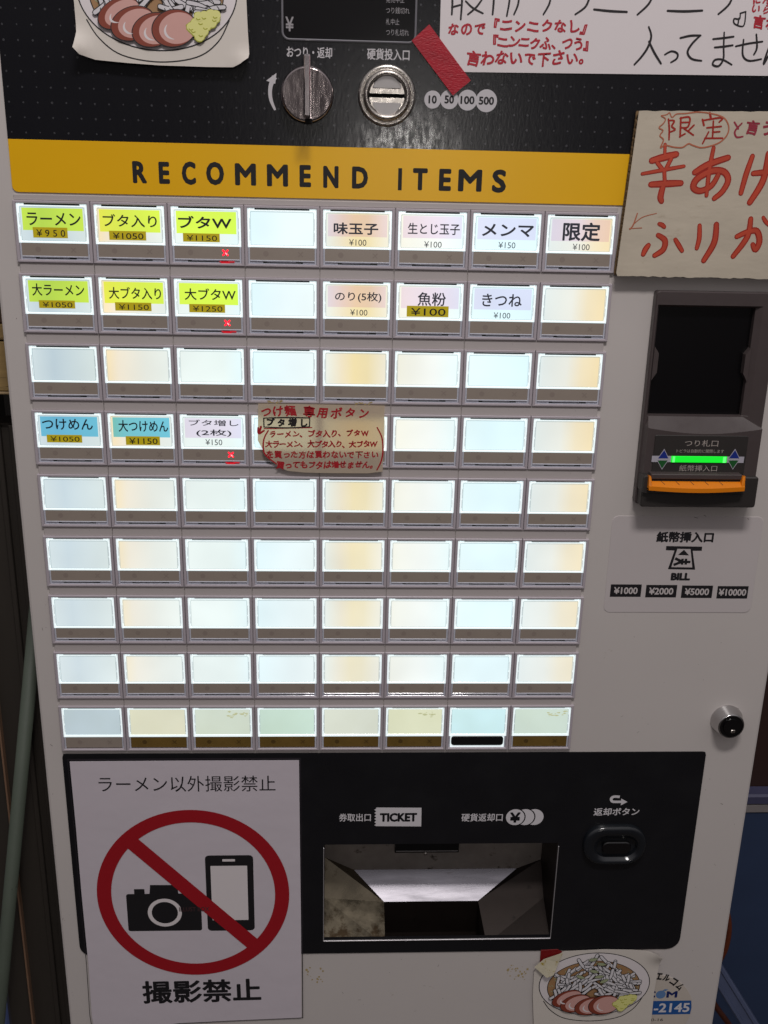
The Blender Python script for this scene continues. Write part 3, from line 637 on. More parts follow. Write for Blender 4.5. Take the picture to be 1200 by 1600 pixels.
b2 = BM(); poly(b2, [(fl[0], fl[1], na), (frr[0], fl[1], na), (frr[0], vfl, na), (fl[0], vfl, na)]); poly(b2, [(fl[0], vfl, na), (frr[0], vfl, na), (frr[0], vfl, -1), (fl[0], vfl, -1)])
poly(b2, [(fl[0], fl[1], na), (fl[0], vfl, na), (fl[0], vfl, -1), (fl[0], v1 + 8, -1)]); poly(b2, [(frr[0], fl[1], na), (frr[0], vfl, na), (frr[0], vfl, -1), (frr[0] + 4, v1 + 8, -1)])
poly(b2, [(u0, v1, -1), (u1, v1, -1), (u1, vfl, -1), (u0, vfl, -1)])
link('ticket_well', b2, STEELSHADE, tray_o, recalc=False)
b2 = BM()
for u in (u0, u1): poly(b2, [(u, v0 - 12, nb), (u, v0 - 12, -3), (u, v1 + 24, -3), (u, v1 + 24, nb)])
poly(b2, [(u0, v0 - 12, nb), (u1, v0 - 12, nb), (u1, v0 - 12, -3), (u0, v0 - 12, -3)]); poly(b2, [(u0, v0 - 12, -3), (u1, v0 - 12, -3), (u1, v0, -3), (u0, v0, -3)])
link('side_wall', b2, STEELSHADE, tray_o, recalc=False)
sl = pbox(617, 1300, 717, 1329.5, nb); b2 = BM(); slab(b2, rect(sl[0], sl[1], sl[2], sl[3]), nb, nb + 2.5, 0, 0)
link('ticket_slot', b2, BLACK, tray_o); b2 = BM(); slab(b2, rect(sl[0] + 1, sl[3] - 2.4, sl[2] - 1, sl[3] - 1.6), nb + 2, nb + 3.0, 0, 0); link('slot_edge', b2, NICKELLIGHT, tray_o)
b2 = BM(); c = mm(665, 1334, nb); lathe(b2, c[0], c[1], [(1.6, nb), (1.6, nb + .5), (1, nb + .9)], 14)
c = mm(605, 1319, nb); lathe(b2, c[0], c[1], [(1.6, nb), (1.6, nb + .5), (1, nb + .9)], 14); link('rivet', b2, NICKEL, tray_o)
b2 = BM(); slab(b2, rect(u0, v1 - .2, u1, v1 + .9), .8, 2.0, .2); slab(b2, rect(u0 - .6, v0 + 3, u0 + .1, v1 + .9), .8, 1.6, .1); slab(b2, rect(u1 - .1, v0 + 3, u1 + .6, v1 + .9), .8, 1.6, .1)
link('tray_lip', b2, mat('bright_edge_steel', (225, 222, 226), .35, .8), tray_o)

# return button
b2 = BM(); rb = pbox(333, 420, 626, 597, 3, 800, 1150, 3); p = rrect(*rb, (rb[3] - rb[1]) * .46, 8)
ib = pbox(390, 470, 588, 572, 3, 800, 1150, 3); q = rrect(*ib, (ib[3] - ib[1]) * .48, 8)
loft(b2, [at(p, .8), at(p, 4), at(inset(p, 1.2), 6), at(inset(p, 3), 6.6), at(q, 5.8), at(q, 1.5)], cap1=True)
rbo = link('return_button', b2, DKGREYGLOSS, machine)
for pl in rbo.data.polygons: pl.use_smooth = len(pl.vertices) == 4
kb = pbox(423, 498, 557, 553, 4, 800, 1150, 3); b2 = BM(); slab(b2, rrect(*kb, (kb[3] - kb[1]) * .42, 6), 1.4, 4.6, .7); link('push_key', b2, GLOSSBLACK, rbo)

# lock
lc = mm(1133, 1129, 4); b2 = BM(); lc = (545, 399.5)
lathe(b2, *lc, [(13.4, 0), (13.4, 1.0), (12.9, 1.8), (10.9, 11), (10.5, 11.6), (9.7, 11.6)], 44, cap=False)
lock = link('lock_cylinder', b2, LOCKCHROME, machine, smooth=True)
b2 = BM(); lathe(b2, *lc, [(9.7, 11.6), (9.4, 10.8), (6.9, 10.8), (6.6, 12.0), (2, 12.2)], 36); link('lock_core', b2, GLOSSBLACK, lock, smooth=False)
b2 = BM(); slab(b2, rrect(lc[0] - .5, lc[1] + 2.6, lc[0] + 3.5, lc[1] + 5.6, 1.2, 3), 12, 12.8, .4); link('lock_key_stop', b2, NICKEL, lock)

# ------------------------------------------------------------------ bill reader
s7 = (980, 440, 4.4455)
rd = BM(); base = rrect(446.8, 52, 536.8, 210.3, 2.5, 3)
N1 = 7
scr_b = pbox(205, 182, 925, 936, N1, *s7)
p = mm(980 + 228 / 4.4455, 440 + 175 / 4.4455, N1); q = mm(980 + 800 / 4.4455, 440 + 937 / 4.4455, N1)
su0, sv0, su1, sv1 = p[0], p[1], q[0], q[1]
so = inset(base, 1.2)
# face with an opening: loft from outer edge to opening corners
def quadloop(u0, v0, u1, v1, k): # same point count as base
    P = rrect(u0, v0, u1, v1, .6, 3); return P
op = quadloop(su0, sv0, su1, sv1, 0)
loft(rd, [at(base, 0), at(base, N1 - .8), at(inset(base, .8), N1), at(quadloop(su0 - 1.5, sv0 - 1.5, su1 + 4.5, sv1, 0), N1), at(quadloop(su0, sv0, su1, sv1, 0), N1 - 2.5), at(op, .2)], cap1=False)
reader = link('bill_reader', rd, READER, machine, recalc=True)
b2 = BM(); flat(b2, rect(su0 - .5, sv0 - .5, su1 + .5, sv1 + .5), .3); link('dark_window', b2, mat('deep_black_window', (5, 4, 6), .25), reader, recalc=False)
b2 = BM()
for sgn, ux in ((1, su0), (-1, su1)):
    b2 = BM()
    va, vb = mm(980 + 228 / 4.4455, 440 + 452 / 4.4455, N1)[1], mm(980 + 200 / 4.4455, 440 + 690 / 4.4455, N1)[1]
    P = [(ux - sgn * .3, va), (ux + sgn * 3.2, va + 5), (ux + sgn * 3.2, vb - 6), (ux - sgn * .3, vb)]
    loft(b2, [at(P, .4), at(P, N1 - 1.2)], cap1=True)
    link('side_tab', b2, READER, reader)
# sloping shoulder under the window and the bulging lower face
NL = 13
sh_t = sv1; 
d1 = mm(980 + 480 / 4.4455, 440 + 1058 / 4.4455, NL)[1]; d2 = mm(980 + 130 / 4.4455, 440 + 1015 / 4.4455, NL)[1]
vbot = 208.5
b2 = BM()
k = 24; top = []; mid = []; ub0, ub1 = 447.6, 536.0
for i in range(k + 1):
    t_ = i / k; u = ub0 + (ub1 - ub0) * t_; bulge = (d1 - d2) * math.sin(PI * t_)
    top.append((su0 + (su1 - su0) * t_, sh_t + .1, N1 - .2)); mid.append((u + (1.5 if i == 0 else -1.5 if i == k else 0), d2 + bulge, NL))
loft(b2, [top, mid], close=False)
link('window_shoulder', b2, READER, reader, recalc=False, smooth=True)
b2 = BM()
low = [[(a, b, n) for a, b, n in mid], [(a, vbot - 14, NL) for a, b, n in mid]]
loft(b2, low, close=False)
poly(b2, [mid[0], (mid[0][0], vbot - 14, NL), (ub0, vbot - 14, N1 - .5), (ub0, d2, N1 - .5)]); poly(b2, [mid[-1], (mid[-1][0], vbot - 14, NL), (ub1, vbot - 14, N1 - .5), (ub1, d2, N1 - .5)])
poly(b2, [top[0], mid[0], (ub0, d2, N1 - .5)]); poly(b2, [top[-1], mid[-1], (ub1, d2, N1 - .5)])
link('lower_face', b2, READER, reader, recalc=False)
b2 = BM(); ps = rrect(*pbox(180, 1068, 824, 1338, NL, *s7), 1.2, 2); loft(b2, [at(ps, NL + .02), at(ps, NL + .5), at(inset(ps, .3), NL + .7)], cap1=True)
plate = link('label_plate', b2, READERDARK, reader)
zp = NL + .75; b2 = BM()
put_text(b2, 'つり札口', pbox(400, 1100, 633, 1146, zp, *s7), zp, .004); put_text(b2, 'トビラは自動的に開閉します', pbox(343, 1165, 672, 1190, zp, *s7), zp, 0); put_text(b2, '紙幣挿入口', pbox(362, 1275, 625, 1318, zp, *s7), zp, .004)
put_text(b2, '', (0, 0, 1, 1), zp)
link('plate_lettering', b2, mat('dim_lettering', (170, 160, 154), .5), plate, recalc=False)
b2 = BM(); gb = pbox(170, 1213, 811, 1256, zp, *s7); flat(b2, rect(*gb), zp)
for cx in (250, 742):
    flat(b2, pts([(cx + 8, 1161), (cx + 42, 1232), (cx - 42, 1232)], zp, *s7), zp + .04); flat(b2, pts([(cx + 38, 1238), (cx - 45, 1238), (cx - 9, 1306)], zp, *s7), zp + .04)
    flat(b2, pts([(cx + 8, 1170), (cx + 36, 1228), (cx - 36, 1228)], zp, *s7), zp + .08, 1); flat(b2, pts([(cx + 31, 1242), (cx - 39, 1242), (cx - 9, 1299)], zp, *s7), zp + .08, 2)
link('arrow_print', b2, [mat('pale_lilac_print', (176, 172, 184), .5), mat('deep_blue_print', (14, 40, 130), .5), mat('deep_green_print', (16, 84, 34), .5)], plate, recalc=False)
gl = pbox(305, 1213, 690, 1256, zp, *s7); b2 = BM(); slab(b2, rect(*gl), NL + .6, zp + .8, .25); w_ = gl[2] - gl[0]
slab(b2, rect(gl[0] + w_ * .02, gl[1] + .2, gl[0] + w_ * .06, gl[3] - .2), NL + .6, zp + .95, 0, 1); slab(b2, rect(gl[2] - w_ * .07, gl[1] + .2, gl[2] - w_ * .02, gl[3] - .2), NL + .6, zp + .95, 0, 1)
link('green_lamp', b2, [GREENLED, GREENLEDHOT], plate)
# tray mouth
vm = mm(980 + 480 / 4.4455, 440 + 1345 / 4.4455, NL)[1]
b2 = BM(); cheek = rrect(448, vm, 535.6, 209.8, 2, 3); loft(b2, [at(cheek, N1 - 1), at(cheek, NL + 3), at(inset(cheek, 1), NL + 4)], cap1=True)
link('mouth_housing', b2, READERDARK, reader)
NO = 24
ol = mm(980 + 160 / 4.4455, 440 + 1350 / 4.4455, NO); orr = mm(980 + 826 / 4.4455, 440 + 1375 / 4.4455, NO); ob = mm(980 + 480 / 4.4455, 440 + 1462 / 4.4455, NO)
b2 = BM()
ua, ub, va, vb = ol[0], orr[0], ol[1], ob[1]
fr_ = []; bk = []; fb = []
for i in range(13):
    t_ = i / 12; bu = math.sin(PI * t_); fr_.append((ua + (ub - ua) * t_, vb - 4.2 + 1.2 * bu, NO + 1.5 * bu)); bk.append((ua + 2 + (ub - ua - 4) * t_, vb - 9, NL + 3.5)); fb.append((ua + (ub - ua) * t_, vb - 1.0 + 1.2 * bu, NO + 1.5 * bu))
loft(b2, [bk, fr_, fb, [(a, b + 1, NL + 3) for a, b, n in fb]], close=False)
for sx_, uu in ((1, ua), (-1, ub)):   # upturned orange cheeks
    e0 = (uu, va, NO - 5); 
    loft(b2, [[(uu, va + 1, NL + 3), (uu, va, NO - 2), (uu, vb - 2, NO), (uu, vb - 2, NL + 3)], [(uu + sx_ * 2.6, va + 3.5, NL + 3), (uu + sx_ * 1.6, va + 1.2, NO - 2.5), (uu + sx_ * 2.6, vb - 3.5, NO), (uu + sx_ * 2.6, vb - 3.5, NL + 3)]], cap0=True, cap1=True)
otr = link('orange_mouth', b2, ORANGE, reader)
b2 = BM()
for i in range(1, 6):
    t_ = i / 6.6; uu = ua + (ub - ua) * t_; ribbon(b2, [(uu - 1.6, vb - 7.6), (uu + 1.2, vb - 5.2)], .35, lambda a, b: NL + 3.5 + (b - (vb - 9)) / 4.8 * (NO - NL - 3.5) + .25, smooth=False)
link('mouth_groove', b2, mat('brown_groove', (92, 50, 10), .6), otr, recalc=False)
b2 = BM(); bb = rrect(ua - 3.5, va + 1, ub + 2.5, vb + 3.2, 2.5, 3)
loft(b2, [at(bb, 1), at(bb, NO - 6), at(inset(bb, .8), NO - 4.5)], cap1=True)
lowl = link('mouth_bumper', b2, READERDARK, reader)
b2 = BM(); flat(b2, rect(ua + 2.5, va + 3, ub - 2.5, vb - 6), NO - 4.3); link('bill_slot', b2, BLACK, reader, recalc=False)
b2 = BM(); slab(b2, rect(ua + 2, va - .5, ub - 2, va + 3.4), NL, NO - 3.4, .5); link('mouth_brow', b2, READER, reader)

# bill value sticker
s8 = (930, 790, 4.1025); b2 = BM()
pc = [mm(930 + x / 4.1025, 790 + y / 4.1025, .2) for x, y in ((110, 62), (1078, 75), (998, 690), (55, 680))]
sr = rrect((pc[0][0] + pc[3][0]) / 2, (pc[0][1] + pc[1][1]) / 2, (pc[1][0] + pc[2][0]) / 2, (pc[2][1] + pc[3][1]) / 2, 5, 5)
loft(b2, [at(sr, 0), at(sr, .2), at(inset(sr, .25), .32)], cap1=True); bs = link('bill_sticker', b2, STICKER, machine)
b2 = BM(); zb = .36
put_text(b2, '紙幣挿入口', pbox(393, 167, 760, 237, zb, *s8), zb, .036); put_text(b2, 'BILL', pbox(485, 431, 609, 480, zb, *s8), zb, .05)
flat(b2, pts([(455, 259), (686, 263), (683, 290), (625, 290), (641, 411), (466, 408), (508, 288), (453, 286)], zb, *s8), zb)
flat(b2, pts([(527, 277), (611, 279), (622, 396), (488, 394)], zb, *s8), zb + .05, 1); flat(b2, pts([(569, 283), (602, 319), (530, 316)], zb, *s8), zb + .1)
b3 = pts([(514, 338), (560, 358), (502, 378)], zb, *s8)
for a_, b_, w_ in (((512, 338), (560, 360), 2.2), ((502, 380), (558, 358), 2.2), ((552, 360), (610, 361), 2), ((560, 340), (556, 378), 2), ((582, 340), (580, 378), 2)):
    ribbon(b2, pts([a_, b_], zb, *s8), w_, zb + .1, smooth=False, cap=False)
for x0, s_, hw_ in ((95, '¥1000', 76), (322, '¥2000', 78), (551, '¥5000', 78), (779, '¥10000', 88)):
    yy = 505 + (x0 - 95) / 684 * 11; bx = pbox(x0 + 2, yy, x0 + 200, yy + 80, zb, *s8); flat(b2, rect(*bx), zb)
    put_text(b2, s_, pbox(x0 + 101 - hw_, yy + 17, x0 + 101 + hw_, yy + 62, zb, *s8), zb + .05, .022, mi=1)
link('sticker_print', b2, [INK, STICKER], bs, recalc=False)

# scuffs and specks on the door paint
b2 = BM(); rn = random.Random(14)
for i in range(70):
    zone = rn.choice(((440, 215, 570, 425), (-13, 0, -2, 700), (535, 430, 570, 700), (225, 636, 400, 700), (425, 215, 570, 240)))
    cu, cv = rn.uniform(zone[0], zone[2]), rn.uniform(zone[1], zone[3]); L_ = rn.choice((.3, .4, .5, 2.2)); an = rn.uniform(0, PI)
    if 435 < cu < 560 and 218 < cv < 300: continue
    ribbon(b2, [(cu - L_ * math.cos(an) / 2, cv - L_ * math.sin(an) / 2), (cu + L_ * math.cos(an) / 2, cv + L_ * math.sin(an) / 2)], rn.uniform(.15, .4), .02, smooth=False)
for x, y, dx in ((1085, 808, 7), (1168, 810, 3), (1100, 805, 4)): c = mm(x, y, .4); ribbon(b2, [(c[0], c[1]), (c[0] + dx * .4, c[1] + .8)], .35, .4, smooth=False)
link('paint_scuffs', b2, mat('grey_brown_scuff', (96, 86, 80), .6, var=.3, vscale=200), machine, recalc=False)['kind'] = 'stuff'
# tape residue under the lower panel
b2 = BM(); rn = random.Random(3)
for cx, cy in ((483, 1522), (500, 1524), (808, 1520), (820, 1521), (797, 1519)):
    for _ in range(9):
        c = mm(cx + rn.uniform(-5, 5), cy + rn.uniform(-11, 11), .1); r = rn.uniform(.3, 1.3)
        flat(b2, [(c[0] + r * rn.uniform(.5, 1.2) * math.cos(a), c[1] + r * rn.uniform(.5, 1.6) * math.sin(a)) for a in [i * PI / 4 for i in range(8)]], .03 + .004 * _)
link('tape_residue', b2, RESIDUE, machine, recalc=False)['kind'] = 'stuff'

#PART2
# ================================================================== PAPERS AND SIGNS STUCK ON THE MACHINE
# the ramen drawing, in mm about the bowl centre
TOPC = (104.3, -129.4); BOTC = (457.9, 669.8)
def lt(l): return [(a - TOPC[0], b - TOPC[1]) for a, b in pts(l, 5, 100, 0, 4)]
def lb(l): return [(a - BOTC[0], b - BOTC[1]) for a, b in pts(l, 2, 800, 1150, 3)]
def ramen(parent, c, nf):
    o = lambda P: [(a + c[0], b + c[1]) + tuple(r) for a, b, *r in P]
    lay = [0]
    def N(k=1): lay[0] += k; z = lay[0] * .006 + .12; return lambda a, b: nf(a, b) + z
    def line(bm, P, w_=.7, mi=0, sm=True): _lay[0] = -1; ribbon(bm, o(P), w_, N(), mi, sm, cap=False)
    def fill(bm, P, mi=0): flat(bm, o(P), N(), mi)
    bm = BM(); MS = [PAPER, INK, SOUP]
    low = [(-45.5, 18), (-38, 29), (-24, 38.5), (0, 42), (24, 38.5), (38, 29), (45.5, 16)]
    line(bm, low, .75, 1)
    fill(bm, ell(0, 0, 51, 35.6, 72), 1); fill(bm, ell(0, 0, 50.2, 34.8, 72), 0); fill(bm, ell(-.5, 2.5, 42.8, 29.2, 64), 1); fill(bm, ell(-.5, 2.5, 42.1, 28.5, 64), 2)
    link('bowl_print', bm, MS, parent, recalc=False)
    bm = BM(); rn = random.Random(11)
    for i in range(26):      # broth glints round the edge
        a = rn.uniform(PI * .9, PI * 2.05); r_ = rn.uniform(.86, .96); p = (-.5 + 42 * r_ * math.cos(a), 2.5 + 28.6 * r_ * math.sin(a))
        line(bm, [p, (p[0] + 2.2 * math.cos(a + .8), p[1] + 2.2 * math.sin(a + .8))], .6, 0, False)
    link('broth_print', bm, [LEEK], parent, recalc=False)
    bm = BM(); rn = random.Random(5); MS = [INK, WHITE, LEEK]
    def tube(x, y, a, L_, wd=2.5, bend=0, mi=1):
        d = Vector((math.cos(a), math.sin(a))); q = Vector((-d.y, d.x)); P = [Vector((x, y)) - d * L_ / 2, Vector((x, y)) + q * bend, Vector((x, y)) + d * L_ / 2]
        P = [tuple(p) for p in P]; _lay[0] = -1; ribbon(bm, o(P), wd + 1.15, N(), 0); _lay[0] = -1; ribbon(bm, o(P), wd, N(), mi)
    def top_at(x): return -30 * math.exp(-((x + 1) / 27) ** 2) - 1
    for i in range(105):
        t_ = i / 105; x = rn.uniform(-36, 37); y0 = top_at(x); 
        y = y0 * (1 - t_) + 11 * t_ + rn.uniform(-2, 3); y = max(y, y0 + 2)
        a = (-.75 if x < 0 else .75) + rn.choice((0, 0, 1.2, -1.2, 1.6)) * rn.random() * (1 if rn.random() < .6 else -1); tube(x, y, a, rn.uniform(11, 18), 2.4, rn.uniform(-1.6, 1.6))
    for i in range(9): tube(25 + rn.uniform(-3, 12), 4 + i * 1.2, .25 + rn.uniform(-.5, .2), rn.uniform(11, 15), 2.2, rn.uniform(-1, 1))
    for x, y, a in ((-4, -29, -.25), (4, -24, .1), (-2, -16, .2), (3, -10, -.2), (-14, -10, .3), (8, -5, -.5)):
        d = Vector((math.cos(a), math.sin(a))) * 4.6; q = Vector((-d.y, d.x)) * .34; cc_ = Vector((x, y))
        P = [tuple(cc_ - d), tuple(cc_ - d * .3 + q), tuple(cc_ + d * .4 + q), tuple(cc_ + d), tuple(cc_ + d * .3 - q), tuple(cc_ - d * .5 - q)]
        fill(bm, [(a_ * 1.0, b_) for a_, b_ in P], 2); line(bm, P + [P[0]], .3, 0)
    link('sprouts_print', bm, MS, parent, recalc=False)
    bm = BM(); MS = [PINK, INK, PORKRED, PAPER]
    for cx, cy, rx, ry, rot in ((345, 85, 140, 92, -.5), (435, 150, 143, 108, -.35), (565, 190, 140, 108, -.3), (692, 180, 142, 120, -.2)):
        def E(k, dx=0, dy=0, a0=0, a1=360, seg=40):
            return [(cx + dx + k * (x * math.cos(rot) - y * math.sin(rot)), cy + dy + k * (x * math.sin(rot) + y * math.cos(rot))) for x, y in ell(0, 0, rx, ry, seg, a0, a1)]
        fill(bm, lt(E(1.0)), 1); fill(bm, lt(E(.955)), 2)
        fill(bm, lt(E(.82, 23, 0)), 0)
        arc = lt(E(.5, 15, 10, 110, 225, 10)); k_ = len(arc)
        line(bm, [(a, b, 1.4 * math.sin(PI * (i + .5) / k_) + .1) for i, (a, b) in enumerate(arc)], 1, 3)
    link('pork_print', bm, MS, parent, recalc=False)
    bm = BM(); rn = random.Random(2); MS = [GARLIC, GARLICLINE]
    cs = [(880, 105), (920, 95), (945, 120), (900, 130), (860, 140), (825, 150), (800, 175), (850, 175), (890, 170), (925, 150), (950, 100), (830, 205), (862, 215), (850, 235), (815, 190), (875, 200), (845, 110)]
    for x, y in cs: p = lt([(x, y)])[0]; fill(bm, [(p[0] + 3.6 * math.cos(a) * rn.uniform(.85, 1.1), p[1] + 3.2 * math.sin(a)) for a in [i * PI / 8 for i in range(16)]], 1)
    for x, y in cs: p = lt([(x + 2, y - 2)])[0]; fill(bm, ell(p[0], p[1], 3.1, 2.8, 16), 0)
    for x, y in cs[::2]: p = lt([(x, y)])[0]; line(bm, [(p[0] - 1.6, p[1] + .8), (p[0] - .6, p[1] + 1.7), (p[0] + 1.1, p[1] + 1.2)], .6, 1)
    link('garlic_print', bm, MS, parent, recalc=False)

def paper_sheet(name, P, nf, m, parent, div=26, thick=.15):
    """a sheet cut to outline P and bent to height nf"""
    bm = BM(); f = bm.faces.new([bm.verts.new((a, b, 0)) for a, b in P])
    us = [p[0] for p in P]; vs = [p[1] for p in P]
    for i in range(1, div):
        for ax, lo, hi in ((0, min(us), max(us)), (1, min(vs), max(vs))):
            co = [0, 0, 0]; co[ax] = lo + (hi - lo) * i / div; no = [0, 0, 0]; no[ax] = 1
            bmesh.ops.bisect_plane(bm, geom=bm.verts[:] + bm.edges[:] + bm.faces[:], plane_co=co, plane_no=no)
    for v in bm.verts: v.co = W(v.co.x, v.co.y, nf(v.co.x, v.co.y))
    bmesh.ops.recalc_face_normals(bm, faces=bm.faces)
    if bm.faces and sum(f.normal.y for f in bm.faces) > 0: bmesh.ops.reverse_faces(bm, faces=bm.faces)
    top = bm.faces[:]
    r_ = bmesh.ops.extrude_face_region(bm, geom=top)
    for g in r_['geom']:
        if isinstance(g, bmesh.types.BMVert): g.co.y += thick / 1000
    bmesh.ops.recalc_face_normals(bm, faces=bm.faces)
    o = link(name, bm, m, parent, recalc=False, smooth=True); o.data.set_sharp_from_angle(angle=math.radians(35)); return o
def corner(a, b, u, v, r, h): d = math.hypot(a - u, b - v); return h * max(0, 1 - d / r) ** 2

# --- ramen picture at the top
t1 = thing('ramen_picture', W(104, -129, 4), 'upper ramen bowl drawing, stuck on the black dotted panel above the yellow band', 'picture', 'ramen drawings')
P = pts([(62, 0), (82, 200), (74, 305), (108, 345), (200, 376), (400, 396), (600, 411), (900, 421), (1060, 423), (1108, 402), (1155, 366), (1160, 340), (1150, 200), (1140, 0)], 5, 100, 0, 4)
P = P + [(P[-1][0] - 1, -190), (P[0][0] + 1, -190)]
cl = P[2]; cr2 = P[9]
nf1 = lambda a, b: 5 + (b + 129) * .05
nfp = lambda a, b: nf1(a, b) + corner(a, b, cl[0], cl[1], 17, 7) + corner(a, b, cr2[0] + 3, cr2[1], 12, 5)
paper_sheet('paper', P, nfp, CREAM, t1); ramen(t1, TOPC, nf1)
# --- ramen picture at the bottom
t2 = thing('ramen_picture', W(458, 670, 2), 'lower ramen bowl drawing with folded top corner, stuck below the return button', 'picture', 'ramen drawings')
P = pts([(245, 1012), (430, 1002), (560, 1005), (640, 1010), (700, 1024), (690, 1080), (668, 1200), (655, 1335), (500, 1352), (300, 1352), (110, 1345), (98, 1220), (104, 1110), (128, 1075), (185, 1052)], 3, 800, 1150, 3)
P = [p for p in P if p[1] < 716] 
P = P[:8] + [(P[7][0] - 1, 722), (mm(835, 1600, 3)[0] - .5, 722)] + P[-3:] if False else pts([(245, 1012), (430, 1003), (560, 1005), (640, 1010), (700, 1024), (690, 1080), (668, 1200), (655, 1330)], 3, 800, 1150, 3) + [(mm(1016, 1597, 3)[0], 725), (mm(836, 1600, 3)[0], 725)] + pts([(98, 1220), (104, 1110), (128, 1072), (190, 1045)], 3, 800, 1150, 3)
crn = P[4]
nf2 = lambda a, b: 2.2
nfp2 = lambda a, b: 2.2 + corner(a, b, crn[0], crn[1], 16, 6)
paper_sheet('paper', P, nfp2, CREAM, t2); ramen(t2, BOTC, nf2)
bm = BM(); fl_ = pts([(105, 1082), (150, 1050), (240, 1022), (222, 1062), (192, 1112), (160, 1122)], 4, 800, 1150, 3)
a_ = [bm.verts.new(W(x, y, n)) for (x, y), n in zip(fl_, (4.5, 3.2, 2.6, 3.4, 6.5, 7))]; bm.faces.new(a_)
b_ = [bm.verts.new(v.co + Vector((0, .00025, 0))) for v in a_]; bm.faces.new(b_)
for i in range(6): bm.faces.new((a_[i], a_[(i + 1) % 6], b_[(i + 1) % 6], b_[i]))
link('folded_corner', bm, mat('yellowed_paper_back', (190, 182, 160), .6, var=.25, vscale=120, dirt=(140, .55, (150, 130, 40))), t2)
bm = BM(); slab(bm, pts([(135, 1004), (214, 1000), (236, 1012), (212, 1052), (130, 1076)], 1.2, 800, 1150, 3), .85, 1.3, .1); tag(link('red_tape', bm, mat('dark_red_tape', (120, 16, 20), .4, var=.15, vscale=90)), 'short dark red tape at the folded corner of the lower ramen bowl drawing', 'tape', 'red tape pieces')

# --- red tape at the top
bm = BM(); P = pts([(932, 147), (1183, 487), (1160, 508), (1130, 530), (1075, 578), (825, 245)], 2.2, 430, 0, 3.871)
loft(bm, [at(P, 1.9), at(P, 2.35)], cap1=True); tag(link('red_tape', bm, REDTAPE), 'long diagonal strip of ribbed red cloth tape left of the white handwritten sheet', 'tape', 'red tape pieces')

# --- white handwritten sheet
s9 = (680, 0, 2.3077)
t3 = thing('handwritten_sheet', W(400, -120, 1), 'white sheet with big black and small red handwriting, top right on the black panel', 'notice')
P = [mm(684, 112, 1.5), (505.5, -90.3), (560, -91.5), (560, -250), (mm(684, 112, 1.5)[0] - .5, -250)]
P[0] = mm(685.5, 112, 1.5); P[1] = mm(1200, 118.5, 1.5)
nf3 = lambda a, b: 1.5
paper_sheet('paper', P, nf3, PAPER, t3, 8)
def strokes(bm, L_, n, org, mi=0, k=1, core=None):
    for wd, P in L_:
        q = pts([(x, y) for x, y in P], n, *org); w_ = wd / org[2] * (.45 if core is None else .53) * k
        kk = len(q); q2 = [(a, b, w_ * (.75 + .35 * math.sin(PI * (i + .6) / (kk + .2)))) for i, (a, b) in enumerate(q)]
        ribbon(bm, q2, w_, n, mi)
        if core is not None: ribbon(bm, [(a, b, c * .62) for a, b, c in q2], w_, n + .09, core)
bm = BM()
strokes(bm, [(7, [(770, 97), (779, 130), (768, 168), (746, 202), (718, 233)]), (7.5, [(771, 150), (790, 190), (814, 229)]), (6.5, [(828, 197), (852, 185), (873, 193), (871, 211), (850, 225)]),
 (7, [(884, 137), (920, 129), (957, 128)]), (7, [(955, 129), (926, 158), (910, 188), (925, 212), (960, 219)]), (6.5, [(1002, 141), (1040, 137), (1076, 132)]), (6.5, [(1008, 171), (1040, 168), (1073, 163)]),
 (6.5, [(1042, 117), (1040, 170), (1039, 212), (1022, 238), (1001, 233), (1009, 216), (1036, 215), (1069, 233)]), (6.5, [(1084, 167), (1130, 157), (1180, 150)]), (6.5, [(1158, 124), (1160, 172), (1149, 197)]),
 (6.5, [(1112, 143), (1109, 198), (1131, 219), (1176, 213)]), (6.5, [(1222, 130), (1200, 180), (1184, 232), (1212, 188), (1226, 226), (1252, 204)]),
 (5, [(1120, 42), (1112, 93), (1080, 86), (1078, 68), (1097, 68), (1100, 48)]), (5, [(1120, 42), (1100, 48)]), (5, [(1095, 66), (1092, 86)]),
 (6.5, [(58, -60), (62, 0), (60, 52)]), (6, [(38, -8), (70, -14), (120, -16)]), (6, [(60, 26), (90, 18)]), (6.5, [(97, -60), (97, 0), (92, 70)]), (6, [(110, 4), (135, 28), (172, 48)]), (6, [(170, -4), (148, 26), (118, 52)]),
 (6.5, [(208, -55), (211, 0), (207, 52)]), (6, [(270, -60), (268, 0), (258, 58)]), (6, [(302, -50), (300, 10), (284, 52)]), (6, [(418, -30), (412, 12), (390, 52)]), (6, [(352, -40), (420, -44)]),
 (6.5, [(490, -40), (552, -30), (545, 20), (505, 52)]), (7.5, [(573, 34), (630, 40), (691, 43)]), (6.5, [(790, -30), (770, 14), (729, 53)]), (7.5, [(838, 39), (900, 41), (963, 38)]), (6.5, [(1080, -45), (1062, 12), (1021, 51)]), (6, [(1000, -40), (1082, -48)])],
 nf3(0, 0) + .12, s9)
link('black_handwriting', bm, BLKMARK, t3, recalc=False)
z_ = 1.64
def L2(x, y): return mm(680 + x / 2.3077, y / 2.3077, z_)
RB = .045
for i, (tx, A2, B2, h_) in enumerate((('なので', (42, 108), (185, 104), 7.0), ('『ニンニクなし』', (185, 90), (572, 100), 7.4), ('『ニンニクふ、つう』', (186, 150), (575, 160), 7.2), ('言わないで下さい。', (112, 212), (568, 212), 7.8),
                                      ('にんいく', (1140, -2), (1290, 0), 5.5), ('いらない', (1138, 32), (1290, 36), 5.5), ('言わ', (1145, 82), (1235, 84), 7.5))):
    write('red_handwriting', REDMARK, t3, tx, L2(*A2), L2(*B2), h_, z_, RB, .1, seed=i + 3)

